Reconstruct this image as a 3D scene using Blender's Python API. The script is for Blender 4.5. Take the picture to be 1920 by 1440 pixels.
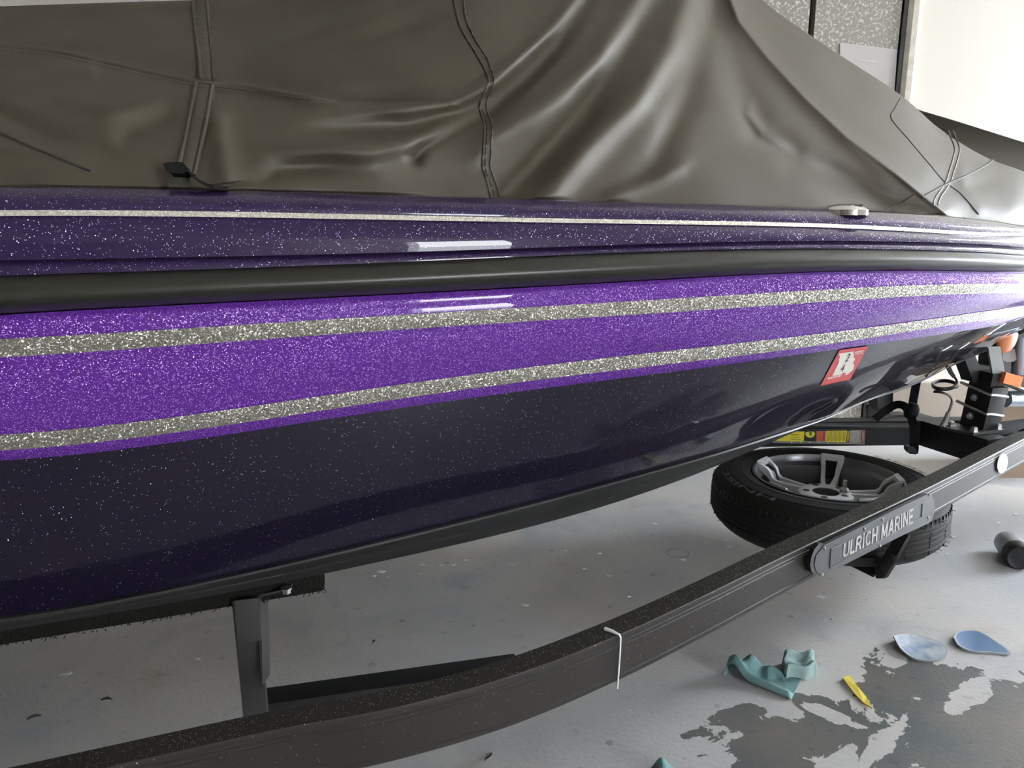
import bpy, bmesh, math, random
import numpy as np
from mathutils import Vector, Matrix
from mathutils.bvhtree import BVHTree
random.seed(4); rng = np.random.RandomState(4)
SC = bpy.context.scene
for o in list(bpy.data.objects): bpy.data.objects.remove(o)

# ------------------------------------------------------------------ camera, world, lights, exposure
S = 0.8                              # metres per layout unit
F = 1450.0; PITCH = math.radians(12.5); H = 1.27
cp, sp = math.cos(PITCH), math.sin(PITCH)
cam = bpy.data.objects.new('camera', bpy.data.cameras.new('camera')); SC.collection.objects.link(cam)
cam.location = (0, 0, H*S); cam.rotation_euler = (math.pi/2-PITCH, 0, 0)
cam.data.sensor_width = 36; cam.data.lens = F/1920*36; cam.data.clip_start = .01
SC.camera = cam
SC.view_settings.view_transform = 'Standard'; SC.view_settings.look = 'None'
SC.view_settings.gamma = 1; SC.view_settings.use_curve_mapping = False
SC.view_settings.exposure = 0.28
try:
    SC.cycles.use_denoising = True
    SC.cycles.max_bounces = 8; SC.cycles.diffuse_bounces = 4; SC.cycles.glossy_bounces = 4
    SC.cycles.sample_clamp_indirect = 6
except Exception: pass
W = bpy.data.worlds.new('sky'); SC.world = W; W.use_nodes = True
wn = W.node_tree.nodes; wl = W.node_tree.links; wn.clear()
wo = wn.new('ShaderNodeOutputWorld'); wb = wn.new('ShaderNodeBackground')
tc = wn.new('ShaderNodeTexCoord'); sx = wn.new('ShaderNodeSeparateXYZ'); cr = wn.new('ShaderNodeValToRGB')
wl.new(tc.outputs['Generated'], sx.inputs[0]); wl.new(sx.outputs['Z'], cr.inputs[0])
cr.color_ramp.elements[0].position = 0.0; cr.color_ramp.elements[0].color = (0.96, 0.965, 0.97, 1)
cr.color_ramp.elements[1].position = 0.35; cr.color_ramp.elements[1].color = (0.80, 0.89, 1.0, 1)
wl.new(cr.outputs[0], wb.inputs[0]); wb.inputs[1].default_value = 34.0
wl.new(wb.outputs[0], wo.inputs[0])

def area(name, loc, target, sx_, sy_, power, col):
    l = bpy.data.lights.new(name, 'AREA'); l.shape = 'RECTANGLE'; l.size = sx_; l.size_y = sy_
    l.energy = power; l.color = col
    o = bpy.data.objects.new(name, l); SC.collection.objects.link(o)
    o.location = loc; o.rotation_euler = (Vector(target)-Vector(loc)).to_track_quat('-Z', 'Y').to_euler()
    return o

# ------------------------------------------------------------------ projection helpers (layout units)
A0 = np.array([2.15, 2.95]); AD = np.array([.934, .358]); AN = np.array([.358, -.934])
def ray(px, py):
    u = (px-960)/F; v = (720-py)/F
    return np.array([u, cp+v*sp, -sp+v*cp])       # per unit of forward depth
CAM = np.array([0, 0, H])
def unf(px, py, f): return CAM+ray(px, py)*f
def unz(px, py, z):
    r = ray(px, py); return CAM+r*((z-H)/r[2])
def unL(px, py, L):
    r = ray(px, py); k = AN@A0
    return CAM+r*((L+k)/(r[:2]@AN))
def unplane(px, py, p0, n):
    r = ray(px, py); return CAM+r*(((np.array(p0)-CAM)@n)/(r@n))
def proj(p):
    d = np.asarray(p)-CAM; f = d[1]*cp-d[2]*sp
    return 960+F*d[0]/f, 720-F*(d[1]*sp+d[2]*cp)/f
def aL(a, L): return A0+AD*a+AN*L

def pchip(xs, ys):
    xs = np.array(xs, float); ys = np.array(ys, float); h = np.diff(xs); d = np.diff(ys)/h
    m = np.zeros(len(xs)); m[0] = d[0]; m[-1] = d[-1]
    for i in range(1, len(xs)-1):
        if d[i-1]*d[i] > 0:
            w1 = 2*h[i]+h[i-1]; w2 = h[i]+2*h[i-1]; m[i] = (w1+w2)/(w1/d[i-1]+w2/d[i])
    def f(x):
        x = np.asarray(x, float)
        i = np.clip(np.searchsorted(xs, x)-1, 0, len(xs)-2)
        t = np.clip((x-xs[i])/h[i], 0, 1)
        r = (2*t**3-3*t**2+1)*ys[i]+(t**3-2*t**2+t)*h[i]*m[i]+(-2*t**3+3*t**2)*ys[i+1]+(t**3-t**2)*h[i]*m[i+1]
        r = np.where(x < xs[0], ys[0]+m[0]*(x-xs[0]), r); return np.where(x > xs[-1], ys[-1]+m[-1]*(x-xs[-1]), r)
    return f
def smooth(t): t = np.clip(t, 0, 1); return t*t*(3-2*t)

# ------------------------------------------------------------------ materials
def new_mat(name):
    m = bpy.data.materials.new(name); m.use_nodes = True
    b = m.node_tree.nodes['Principled BSDF']; return m, m.node_tree.nodes, m.node_tree.links, b
def setb(b, base=None, rough=None, metal=None, coat=None, spec=None):
    if base is not None: b.inputs['Base Color'].default_value = (*base, 1)
    if rough is not None: b.inputs['Roughness'].default_value = rough
    if metal is not None: b.inputs['Metallic'].default_value = metal
    if coat is not None:
        b.inputs['Coat Weight'].default_value = coat; b.inputs['Coat Roughness'].default_value = .015
    if spec is not None: b.inputs['Specular IOR Level'].default_value = spec
def mat(name, base, rough=.5, metal=0, coat=None, spec=None, bump=None, vary=None):
    m, n, l, b = new_mat(name); setb(b, base, rough, metal, coat, spec)
    if bump:
        t = n.new('ShaderNodeTexNoise'); t.inputs['Scale'].default_value = bump[0]; t.inputs['Detail'].default_value = 4
        c = n.new('ShaderNodeTexCoord'); l.new(c.outputs['Object'], t.inputs['Vector'])
        bp = n.new('ShaderNodeBump'); bp.inputs['Strength'].default_value = bump[1]; bp.inputs['Distance'].default_value = bump[2]
        l.new(t.outputs[0], bp.inputs['Height']); l.new(bp.outputs[0], b.inputs['Normal'])
    if vary:
        t = n.new('ShaderNodeTexNoise'); t.inputs['Scale'].default_value = vary[0]; t.inputs['Detail'].default_value = 6
        c = n.new('ShaderNodeTexCoord'); l.new(c.outputs['Object'], t.inputs['Vector'])
        r = n.new('ShaderNodeValToRGB'); r.color_ramp.elements[0].position = .35; r.color_ramp.elements[1].position = .65
        r.color_ramp.elements[0].color = (*base, 1); r.color_ramp.elements[1].color = (*vary[1], 1)
        l.new(t.outputs[0], r.inputs[0]); l.new(r.outputs[0], b.inputs['Base Color'])
    return m
def flake(name, base, fleck, density, scale, tilt=.6, rough=.3, coat=1.0, metal_base=0.0, fleck2=None, dist=.45, base_rough=.4, coatr=.015, spec=.1):
    """paint with metal flakes: Voronoi cells, each flake tilted at random"""
    m, n, l, b = new_mat(name); setb(b, base, base_rough, metal_base, coat, spec); b.inputs['Coat Roughness'].default_value = coatr; b.inputs['Coat IOR'].default_value = 1.32
    c = n.new('ShaderNodeTexCoord'); v = n.new('ShaderNodeTexVoronoi'); v.inputs['Scale'].default_value = scale
    l.new(c.outputs['Object'], v.inputs['Vector'])
    s = n.new('ShaderNodeSeparateColor'); l.new(v.outputs['Color'], s.inputs[0])
    g = n.new('ShaderNodeMath'); g.operation = 'GREATER_THAN'; g.inputs[1].default_value = 1-density; l.new(s.outputs[0], g.inputs[0])
    d = n.new('ShaderNodeMath'); d.operation = 'LESS_THAN'; d.inputs[1].default_value = dist; l.new(v.outputs['Distance'], d.inputs[0])
    k = n.new('ShaderNodeMath'); k.operation = 'MULTIPLY'; l.new(g.outputs[0], k.inputs[0]); l.new(d.outputs[0], k.inputs[1])
    fc = n.new('ShaderNodeMix'); fc.data_type = 'RGBA'; fc.inputs[6].default_value = (*fleck, 1); fc.inputs[7].default_value = (*(fleck2 or fleck), 1)
    l.new(s.outputs[1], fc.inputs[0])
    mx = n.new('ShaderNodeMix'); mx.data_type = 'RGBA'; mx.inputs[6].default_value = (*base, 1)
    l.new(fc.outputs[2], mx.inputs[7]); l.new(k.outputs[0], mx.inputs[0]); l.new(mx.outputs[2], b.inputs['Base Color'])
    mm = n.new('ShaderNodeMapRange'); mm.inputs[3].default_value = metal_base; mm.inputs[4].default_value = .9
    l.new(k.outputs[0], mm.inputs[0]); l.new(mm.outputs[0], b.inputs['Metallic'])
    rr = n.new('ShaderNodeMapRange'); rr.inputs[3].default_value = base_rough; rr.inputs[4].default_value = rough
    l.new(k.outputs[0], rr.inputs[0]); l.new(rr.outputs[0], b.inputs['Roughness'])
    ge = n.new('ShaderNodeNewGeometry')
    sub = n.new('ShaderNodeVectorMath'); sub.operation = 'SUBTRACT'; sub.inputs[1].default_value = (.5, .5, .5); l.new(v.outputs['Color'], sub.inputs[0])
    sc = n.new('ShaderNodeVectorMath'); sc.operation = 'SCALE'; l.new(sub.outputs[0], sc.inputs[0])
    tk = n.new('ShaderNodeMath'); tk.operation = 'MULTIPLY'; tk.inputs[1].default_value = tilt; l.new(k.outputs[0], tk.inputs[0]); l.new(tk.outputs[0], sc.inputs['Scale'])
    ad = n.new('ShaderNodeVectorMath'); ad.operation = 'ADD'; l.new(ge.outputs['Normal'], ad.inputs[0]); l.new(sc.outputs[0], ad.inputs[1])
    no = n.new('ShaderNodeVectorMath'); no.operation = 'NORMALIZE'; l.new(ad.outputs[0], no.inputs[0]); l.new(no.outputs[0], b.inputs['Normal'])
    return m

M = {}
M['dark_flake'] = flake('dark_purple_flake', (.006, .004, .013), (.80, .78, .95), .030, 700, tilt=1.1, rough=.3, dist=.28)
M['cap_flake'] = flake('cap_purple_flake', (.022, .010, .045), (.50, .38, .92), .085, 720, tilt=1.1, rough=.3, fleck2=(.8, .72, 1), dist=.32)
M['purple_flake'] = flake('purple_flake', (.10, .018, .245), (.26, .09, .50), .45, 640, tilt=.8, rough=.4, fleck2=(.55, .38, .75), base_rough=.5, metal_base=.05, dist=.4)
M['silver_flake'] = flake('silver_flake', (.16, .15, .12), (.20, .195, .17), .75, 640, tilt=1.0, rough=.38, fleck2=(.50, .48, .43), metal_base=.15, dist=.6)
M['pinstripe'] = flake('pinstripe_flake', (.62, .58, .50), (.8, .78, .7), .6, 480, tilt=.5, rough=.4, fleck2=(1, .97, .9), metal_base=.4, dist=.6)
M['rubber_rail'] = mat('black_rubber_rail', (.016, .016, .010), .36, bump=(5, .05, .002))
M['black_strake'] = mat('black_gelcoat', (.011, .011, .011), .42, spec=.3, bump=(30, .1, .002))
M['cover'] = None
M['trailer'] = flake('trailer_flake', (.024, .021, .019), (.5, .5, .48), .015, 520, tilt=1.0, rough=.3, coat=.04, base_rough=.5, dist=.26, coatr=.4, spec=.25)
M['trailer_top'] = flake('trailer_speckle', (.028, .026, .022), (.55, .5, .4), .12, 560, tilt=1.0, rough=.4, coat=0, base_rough=.6, dist=.3)
M['blackmetal'] = mat('black_powder_coat', (.014, .014, .015), .5, spec=.3, bump=(120, .2, .001))
M['darkgrey'] = mat('dark_grey_metal', (.030, .030, .028), .5)
M['grey'] = mat('grey_painted_metal', (.20, .21, .20), .5)
M['tyre'] = mat('tyre_rubber', (.018, .017, .016), .75, spec=.25, bump=(60, .25, .002))
M['tyre_text'] = mat('tyre_lettering', (.06, .058, .058), .6)
M['machined'] = mat('machined_aluminium', (.92, .92, .92), .45, metal=.12)
M['rimdark'] = mat('dark_rim_paint', (.22, .22, .23), .32, metal=.8)
M['rimblack'] = mat('black_rim_paint', (.012, .012, .013), .3)
M['zinc'] = mat('zinc_steel', (.62, .62, .60), .3, metal=1)
M['chrome'] = mat('chrome', (.9, .88, .84), .06, metal=1)
M['carpet'] = mat('black_carpet', (.012, .012, .010), .95, bump=(260, 1, .006), spec=.1)
M['webbing'] = mat('black_webbing', (.006, .0065, .007), .6, spec=.15, bump=(300, .6, .002))
M['webbing_brown'] = mat('olive_webbing', (.040, .038, .028), .8, bump=(250, .8, .002))
M['amber'] = mat('amber_plastic', (.62, .20, .07), .35, coat=.3)
M['orange'] = mat('orange_plastic', (.95, .22, .05), .4)
M['cable'] = mat('black_cable', (.015, .012, .012), .35)
M['clear'] = mat('clear_sleeve', (.25, .23, .23), .3)
M['white_line'] = mat('white_cord', (.85, .85, .82), .6)
M['white'] = mat('white_vinyl', (.82, .81, .80), .45)
M['pale_text'] = mat('pale_lettering', (.40, .40, .385), .45)
M['grey_text'] = mat('grey_print', (.42, .42, .45), .6)
M['plate'] = mat('grey_plate', (.045, .047, .050), .42, metal=.3, bump=(200, .1, .001))
M['plate_dark'] = mat('plate_edge', (.008, .008, .009), .3)
M['red'] = mat('red_decal', (.55, .07, .075), .4)
M['cream'] = mat('cream_print', (.80, .76, .68), .45)
M['black_print'] = mat('black_print', (.02, .02, .02), .6)
M['yellow'] = mat('yellow_decal', (.92, .78, .05), .45)
M['orange_red'] = mat('orange_decal', (.72, .13, .06), .45)
M['pale_decal'] = mat('pale_decal', (.55, .52, .48), .5, vary=(120, (.38, .36, .36)))
M['green'] = mat('green_print', (.08, .26, .08), .6)
M['rail_strip'] = mat('aluminium_strip', (.33, .32, .30), .4, metal=.3)
M['teal'] = mat('teal_cloth', (.11, .20, .205), .9, bump=(180, .5, .002), vary=(9, (.175, .285, .285)), spec=.2)
M['pale_teal'] = mat('pale_teal_cloth', (.24, .36, .345), .9, bump=(180, .5, .002), vary=(12, (.33, .44, .42)), spec=.2)
M['spreader_white'] = mat('chalky_blue_plastic', (.12, .19, .28), .55, vary=(26, (.42, .44, .45)))
M['spreader_blue'] = mat('blue_plastic', (.055, .12, .24), .4, vary=(6, (.075, .15, .27)))
M['spreader_rim'] = mat('worn_plastic_rim', (.27, .31, .32), .5)
M['strip'] = mat('yellow_strip', (.60, .47, .05), .6, bump=(60, .3, .002))
M['smoke'] = mat('smoky_plastic', (.16, .17, .18), .3, vary=(20, (.26, .27, .28)))
M['chip'] = mat('paint_chip', (.75, .75, .74), .6)
M['leaf'] = mat('dry_leaf', (.09, .075, .06), .8)
M['white_wall'] = mat('white_wall_paint', (.86, .83, .75), .55, bump=(4, .1, .004))
M['beige_wall'] = mat('beige_block', (.36, .30, .245), .7, vary=(3, (.42, .36, .30)))
M['jamb'] = mat('cream_jamb_paint', (.74, .69, .60), .4, bump=(40, .2, .002), vary=(30, (.60, .56, .47)))
M['dark_gap'] = mat('dark_gap', (.02, .017, .014), .6)
M['paper'] = mat('paper_sheet', (.58, .55, .53), .8, vary=(5, (.62, .60, .58)))
M['room_wall'] = mat('shop_wall', (.13, .115, .10), .8, vary=(1.2, (.20, .18, .155)))
M['pier_wall'] = mat('pier_wall_paint', (.78, .75, .72), .7)
M['room_ceiling'] = mat('shop_ceiling', (.80, .77, .72), .8)
M['outdoor'] = mat('outdoor_concrete', (.55, .53, .50), .9)
M['cardboard'] = mat('cardboard', (.36, .26, .19), .8)
M['tube'] = mat('blue_grey_tube', (.40, .46, .55), .25, metal=.7)

def cover_mat():
    m, n, l, b = new_mat('brown_grey_boat_cover'); setb(b, (.060, .05, .035), .50, spec=.38)
    c = n.new('ShaderNodeTexCoord')
    t = n.new('ShaderNodeTexNoise'); t.inputs['Scale'].default_value = 2.5; t.inputs['Detail'].default_value = 5
    l.new(c.outputs['Object'], t.inputs['Vector'])
    r = n.new('ShaderNodeValToRGB'); r.color_ramp.elements[0].position = .3; r.color_ramp.elements[1].position = .7
    r.color_ramp.elements[0].color = (.058, .048, .032, 1); r.color_ramp.elements[1].color = (.069, .058, .040, 1)
    l.new(t.outputs[0], r.inputs[0]); l.new(r.outputs[0], b.inputs['Base Color'])
    v = n.new('ShaderNodeTexNoise'); v.inputs['Scale'].default_value = 900; l.new(c.outputs['Object'], v.inputs['Vector'])
    bp = n.new('ShaderNodeBump'); bp.inputs['Strength'].default_value = .25; bp.inputs['Distance'].default_value = .0008
    l.new(v.outputs[0], bp.inputs['Height'])
    v2 = n.new('ShaderNodeTexNoise'); v2.inputs['Scale'].default_value = 14; v2.inputs['Detail'].default_value = 3; l.new(c.outputs['Object'], v2.inputs['Vector'])
    b2 = n.new('ShaderNodeBump'); b2.inputs['Strength'].default_value = .12; b2.inputs['Distance'].default_value = .006
    l.new(v2.outputs[0], b2.inputs['Height']); l.new(bp.outputs[0], b2.inputs['Normal']); l.new(b2.outputs[0], b.inputs['Normal'])
    return m
M['cover'] = cover_mat()
M['cover_trim'] = mat('cover_binding', (.062, .052, .037), .5, bump=(70, .6, .003))
M['thread'] = mat('cover_thread', (.035, .032, .026), .7)

def panel_mat():
    m, n, l, b = new_mat('galvanised_flecked_panel'); setb(b, (.3, .3, .28), .45, .2)
    c = n.new('ShaderNodeTexCoord')
    t = n.new('ShaderNodeTexNoise'); t.inputs['Scale'].default_value = 85; t.inputs['Detail'].default_value = 3; t.inputs['Distortion'].default_value = .7
    l.new(c.outputs['Object'], t.inputs['Vector'])
    r = n.new('ShaderNodeValToRGB'); e = r.color_ramp.elements
    e[0].position = .52; e[0].color = (.27, .255, .225, 1); e[1].position = .66; e[1].color = (.62, .60, .55, 1)
    l.new(t.outputs[0], r.inputs[0]); l.new(r.outputs[0], b.inputs['Base Color'])
    return m
M['panel'] = panel_mat()

def floor_mat():
    m, n, l, b = new_mat('stained_concrete'); setb(b, (.4, .4, .4), .5)
    c = n.new('ShaderNodeTexCoord'); co = c.outputs['Object']
    def noise(scale, det=5, dist=0, rough=.5):
        t = n.new('ShaderNodeTexNoise'); t.inputs['Scale'].default_value = scale; t.inputs['Detail'].default_value = det
        t.inputs['Distortion'].default_value = dist; t.inputs['Roughness'].default_value = rough; l.new(co, t.inputs['Vector']); return t.outputs[0]
    def ramp(src, p0, p1, c0=(0, 0, 0, 1), c1=(1, 1, 1, 1)):
        r = n.new('ShaderNodeValToRGB'); r.color_ramp.elements[0].position = p0; r.color_ramp.elements[1].position = p1
        r.color_ramp.elements[0].color = c0; r.color_ramp.elements[1].color = c1; l.new(src, r.inputs[0]); return r.outputs[0]
    def mix(f, a, b_, mode='MIX'):
        x = n.new('ShaderNodeMix'); x.data_type = 'RGBA'; x.blend_type = mode
        for s, val in ((0, f), (6, a), (7, b_)):
            if isinstance(val, (tuple, float, int)): x.inputs[s].default_value = val
            else: l.new(val, x.inputs[s])
        return x.outputs[2]
    def math_(op, a, b_=None):
        x = n.new('ShaderNodeMath'); x.operation = op
        for s, val in ((0, a), (1, b_)):
            if val is None: continue
            if isinstance(val, (float, int)): x.inputs[s].default_value = val
            else: l.new(val, x.inputs[s])
        return x.outputs[0]
    base = ramp(noise(1.6, 6), .35, .68, (.40, .405, .415, 1), (.56, .52, .475, 1))
    base = mix(math_('MULTIPLY', ramp(noise(3.4, 5, .6), .55, .72), .8), base, (.30, .32, .36, 1))
    base = mix(math_('MULTIPLY', ramp(noise(5.5, 6, .4), .60, .78), .6), base, (.40, .31, .25, 1))
    base = mix(math_('MULTIPLY', ramp(noise(26, 4), .64, .74), .6), base, (.24, .245, .26, 1))
    base = mix(math_('MULTIPLY', ramp(noise(75, 3), .70, .76), .6), base, (.75, .75, .75, 1))
    # scattered dark dabs
    vo = n.new('ShaderNodeTexVoronoi'); vo.inputs['Scale'].default_value = 7; l.new(co, vo.inputs['Vector'])
    dab = math_('LESS_THAN', vo.outputs['Distance'], math_('ADD', .02, math_('MULTIPLY', noise(30, 2), .07)))
    base = mix(math_('MULTIPLY', dab, .5), base, (.13, .135, .15, 1))
    # wet patches, each with its own outline
    sxyz = n.new('ShaderNodeSeparateXYZ'); l.new(co, sxyz.inputs[0])
    nz = math_('SUBTRACT', noise(6.5, 6, .5, .62), .5)
    wet = None
    for (cx, cy, rx, ry, rot) in WET:
        ca, sa = math.cos(rot), math.sin(rot)
        dx = math_('SUBTRACT', sxyz.outputs[0], cx); dy = math_('SUBTRACT', sxyz.outputs[1], cy)
        ux = math_('DIVIDE', math_('ADD', math_('MULTIPLY', dx, ca), math_('MULTIPLY', dy, sa)), rx)
        uy = math_('DIVIDE', math_('SUBTRACT', math_('MULTIPLY', dy, ca), math_('MULTIPLY', dx, sa)), ry)
        rr = math_('SQRT', math_('ADD', math_('MULTIPLY', ux, ux), math_('MULTIPLY', uy, uy)))
        f = math_('SUBTRACT', math_('ADD', 1.0, math_('MULTIPLY', nz, 4.4)), rr)
        wet = f if wet is None else math_('MAXIMUM', wet, f)
    for (cx, cy, rx, ry, rot) in DRY:
        ca, sa = math.cos(rot), math.sin(rot)
        dx = math_('SUBTRACT', sxyz.outputs[0], cx); dy = math_('SUBTRACT', sxyz.outputs[1], cy)
        ux = math_('DIVIDE', math_('ADD', math_('MULTIPLY', dx, ca), math_('MULTIPLY', dy, sa)), rx)
        uy = math_('DIVIDE', math_('SUBTRACT', math_('MULTIPLY', dy, ca), math_('MULTIPLY', dx, sa)), ry)
        rr = math_('SQRT', math_('ADD', math_('MULTIPLY', ux, ux), math_('MULTIPLY', uy, uy)))
        wet = math_('MINIMUM', wet, math_('SUBTRACT', math_('SUBTRACT', rr, 1.0), math_('MULTIPLY', nz, 5.0)))
    wetm = ramp(wet, .0, .03)
    wet_col = ramp(noise(4, 5), .35, .65, (.075, .09, .092, 1), (.135, .12, .105, 1))
    wet_col = mix(math_('MULTIPLY', ramp(noise(34, 4), .62, .7), .7), wet_col, (.05, .06, .08, 1))
    base = mix(math_('MULTIPLY', wetm, .93), base, wet_col)
    # ring left by a can
    (rx0, ry0) = RING
    dx = math_('SUBTRACT', sxyz.outputs[0], rx0); dy = math_('SUBTRACT', sxyz.outputs[1], ry0)
    rr = math_('SQRT', math_('ADD', math_('MULTIPLY', dx, dx), math_('MULTIPLY', dy, dy)))
    ringm = math_('LESS_THAN', math_('ABSOLUTE', math_('SUBTRACT', rr, .033)), math_('ADD', .0012, math_('MULTIPLY', noise(18, 2), .004)))
    base = mix(math_('MULTIPLY', ringm, .55), base, (.17, .19, .22, 1))
    l.new(base, b.inputs['Base Color'])
    ro = mix(wetm, (.48, .48, .48, 1), (.26, .26, .26, 1)); l.new(ro, b.inputs['Roughness'])
    bp = n.new('ShaderNodeBump'); bp.inputs['Strength'].default_value = .35; bp.inputs['Distance'].default_value = .003
    l.new(noise(90, 5), bp.inputs['Height']); l.new(bp.outputs[0], b.inputs['Normal'])
    return m

# ------------------------------------------------------------------ object builders
ROOT = {}
def tagp(o, label=None, cat=None, group=None, kind=None):
    if label: o['label'] = label
    if cat: o['category'] = cat
    if group: o['group'] = group
    if kind: o['kind'] = kind
    return o
def empty(name, loc, label, cat, group=None):
    o = bpy.data.objects.new(name, None); SC.collection.objects.link(o)
    o.empty_display_size = .05
    lo = np.array(loc)*S; o.location = lo; ROOT[o.name] = lo
    return tagp(o, label, cat, group)
def mk(name, V, Fc, m, parent=None, sm=True, sharp=40, mats=None, fm=None, recalc=True):
    """V in layout units; mesh origin = the origin of its thing"""
    V = np.asarray(V, float)*S
    org = ROOT[parent.name] if parent is not None else np.array([V[:, 0].mean(), V[:, 1].mean(), V[:, 2].min()])
    me = bpy.data.meshes.new(name); me.from_pydata([tuple(v) for v in V-org], [], [tuple(int(i) for i in f) for f in Fc])
    for q in (mats or [m]): me.materials.append(q)
    if fm is not None: me.polygons.foreach_set('material_index', np.asarray(fm, dtype=np.int32))
    if recalc:
        bm = bmesh.new(); bm.from_mesh(me); bmesh.ops.recalc_face_normals(bm, faces=bm.faces); bm.to_mesh(me); bm.free()
    if sm:
        me.shade_smooth(); me.set_sharp_from_angle(angle=math.radians(sharp))
    me.update()
    o = bpy.data.objects.new(name, me); SC.collection.objects.link(o)
    if parent is not None: o.parent = parent; ROOT[o.name] = org
    else: o.location = org; ROOT[o.name] = org
    return o
def join(*parts):
    V = []; Fc = []; k = 0
    for (v, f) in parts:
        v = np.asarray(v, float); V.append(v); Fc += [tuple(i+k for i in g) for g in f]; k += len(v)
    return np.vstack(V), Fc
def grid(P, closed_u=False, closed_v=False):
    P = np.asarray(P, float); nu, nv = P.shape[:2]; Fc = []
    for i in range(nu if closed_u else nu-1):
        for j in range(nv if closed_v else nv-1):
            a = i*nv+j; b = ((i+1) % nu)*nv+j; c = ((i+1) % nu)*nv+(j+1) % nv; d = i*nv+(j+1) % nv
            Fc.append((a, b, c, d))
    return P.reshape(-1, 3), Fc
def tube(pts, r, n=10, cap=True, flat=None):
    pts = np.asarray(pts, float); k = len(pts); rs = np.full(k, r) if np.isscalar(r) else np.asarray(r)
    rings = []; prev = None
    for i in range(k):
        t = pts[min(i+1, k-1)]-pts[max(i-1, 0)]; t /= np.linalg.norm(t)+1e-12
        if prev is None:
            a = np.array([0, 0, 1.]) if abs(t[2]) < .9 else np.array([1., 0, 0])
        else: a = prev
        a = a-t*(a@t); a /= np.linalg.norm(a)+1e-12; prev = a; b = np.cross(t, a)
        rings.append([pts[i]+rs[i]*(math.cos(q)*a+math.sin(q)*b*(flat or 1)) for q in np.linspace(0, 2*math.pi, n, endpoint=False)])
    V, Fc = grid(rings, closed_v=True)
    if cap: Fc = Fc+[tuple(range(n)), tuple((k-1)*n+i for i in reversed(range(n)))]
    return V, Fc
def obox(c, ax, ay, az, hx, hy, hz, bev=0.0):
    """oriented box with chamfered edges"""
    c, ax, ay, az = (np.asarray(q, float) for q in (c, ax, ay, az))
    ax = ax/np.linalg.norm(ax); ay = ay/np.linalg.norm(ay); az = az/np.linalg.norm(az)
    bm = bmesh.new(); bmesh.ops.create_cube(bm, size=2)
    for v in bm.verts: v.co = Vector((v.co.x*hx, v.co.y*hy, v.co.z*hz))
    if bev > 0: bmesh.ops.bevel(bm, geom=bm.edges[:], offset=bev, segments=2, affect='EDGES', profile=.7)
    V = np.array([c+ax*v.co.x+ay*v.co.y+az*v.co.z for v in bm.verts]); bm.verts.index_update()
    Fc = [tuple(v.index for v in f.verts) for f in bm.faces]; bm.free(); return V, Fc
def beam(p0, p1, w, d, side=None, bev=.004):
    p0 = np.asarray(p0, float); p1 = np.asarray(p1, float); t = p1-p0; L = np.linalg.norm(t); t /= L
    s = np.asarray(side if side is not None else (0, 0, 1.), float); s = s-t*(s@t); s /= np.linalg.norm(s)
    return obox((p0+p1)/2, t, s, np.cross(t, s), L/2, w/2, d/2, bev)
def lathe(c, axis, prof, n=32, up=None):
    c = np.asarray(c, float); t = np.asarray(axis, float); t /= np.linalg.norm(t)
    a = np.array([1., 0, 0]) if abs(t[0]) < .8 else np.array([0, 1., 0]); a = a-t*(a@t); a /= np.linalg.norm(a); b = np.cross(t, a)
    rings = [[c+t*h+r*(math.cos(q)*a+math.sin(q)*b) for q in np.linspace(0, 2*math.pi, n, endpoint=False)] for r, h in prof]
    return grid(rings, closed_v=True)
def slab(poly, off):
    """closed slab: polygon of 3-D points extruded by vector off"""
    P = np.asarray(poly, float); n = len(P); V = np.vstack([P, P+np.asarray(off)])
    return V, [tuple(range(n)), tuple(reversed(range(n, 2*n)))]+[(i, i+n, (i+1) % n+n, (i+1) % n) for i in range(n)]
def catmull(P, n=8):
    P = np.asarray(P, float); Q = np.vstack([2*P[0]-P[1], P, 2*P[-1]-P[-2]]); out = []
    for i in range(len(P)-1):
        a, b, c, d = Q[i:i+4]
        for t in np.linspace(0, 1, n, endpoint=False):
            out.append(.5*((2*b)+(c-a)*t+(2*a-5*b+4*c-d)*t*t+(3*b-a-3*c+d)*t**3))
    out.append(P[-1]); return np.array(out)
def text2d(s, offset=0.0, shear=0.0, spacing=1.0):
    cu = bpy.data.curves.new('lettering', 'FONT'); cu.body = s; cu.offset = offset; cu.shear = shear; cu.space_character = spacing
    cu.resolution_u = 3
    ob = bpy.data.objects.new('lettering', cu); SC.collection.objects.link(ob)
    dg = bpy.context.evaluated_depsgraph_get(); me = bpy.data.meshes.new_from_object(ob.evaluated_get(dg))
    V = np.array([v.co[:] for v in me.vertices]); Fc = [tuple(p.vertices) for p in me.polygons]
    bpy.data.objects.remove(ob); bpy.data.curves.remove(cu); bpy.data.meshes.remove(me)
    V[:, 0] = (V[:, 0]-V[:, 0].min())/(V[:, 0].max()-V[:, 0].min()); V[:, 1] = (V[:, 1]-V[:, 1].min())/(V[:, 1].max()-V[:, 1].min())
    return V[:, :2], Fc
def bil(q, u, v):   # q = BL, BR, TR, TL
    q = [np.asarray(a, float) for a in q]
    return (1-u)*(1-v)*q[0]+u*(1-v)*q[1]+u*v*q[2]+(1-u)*v*q[3]

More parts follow.
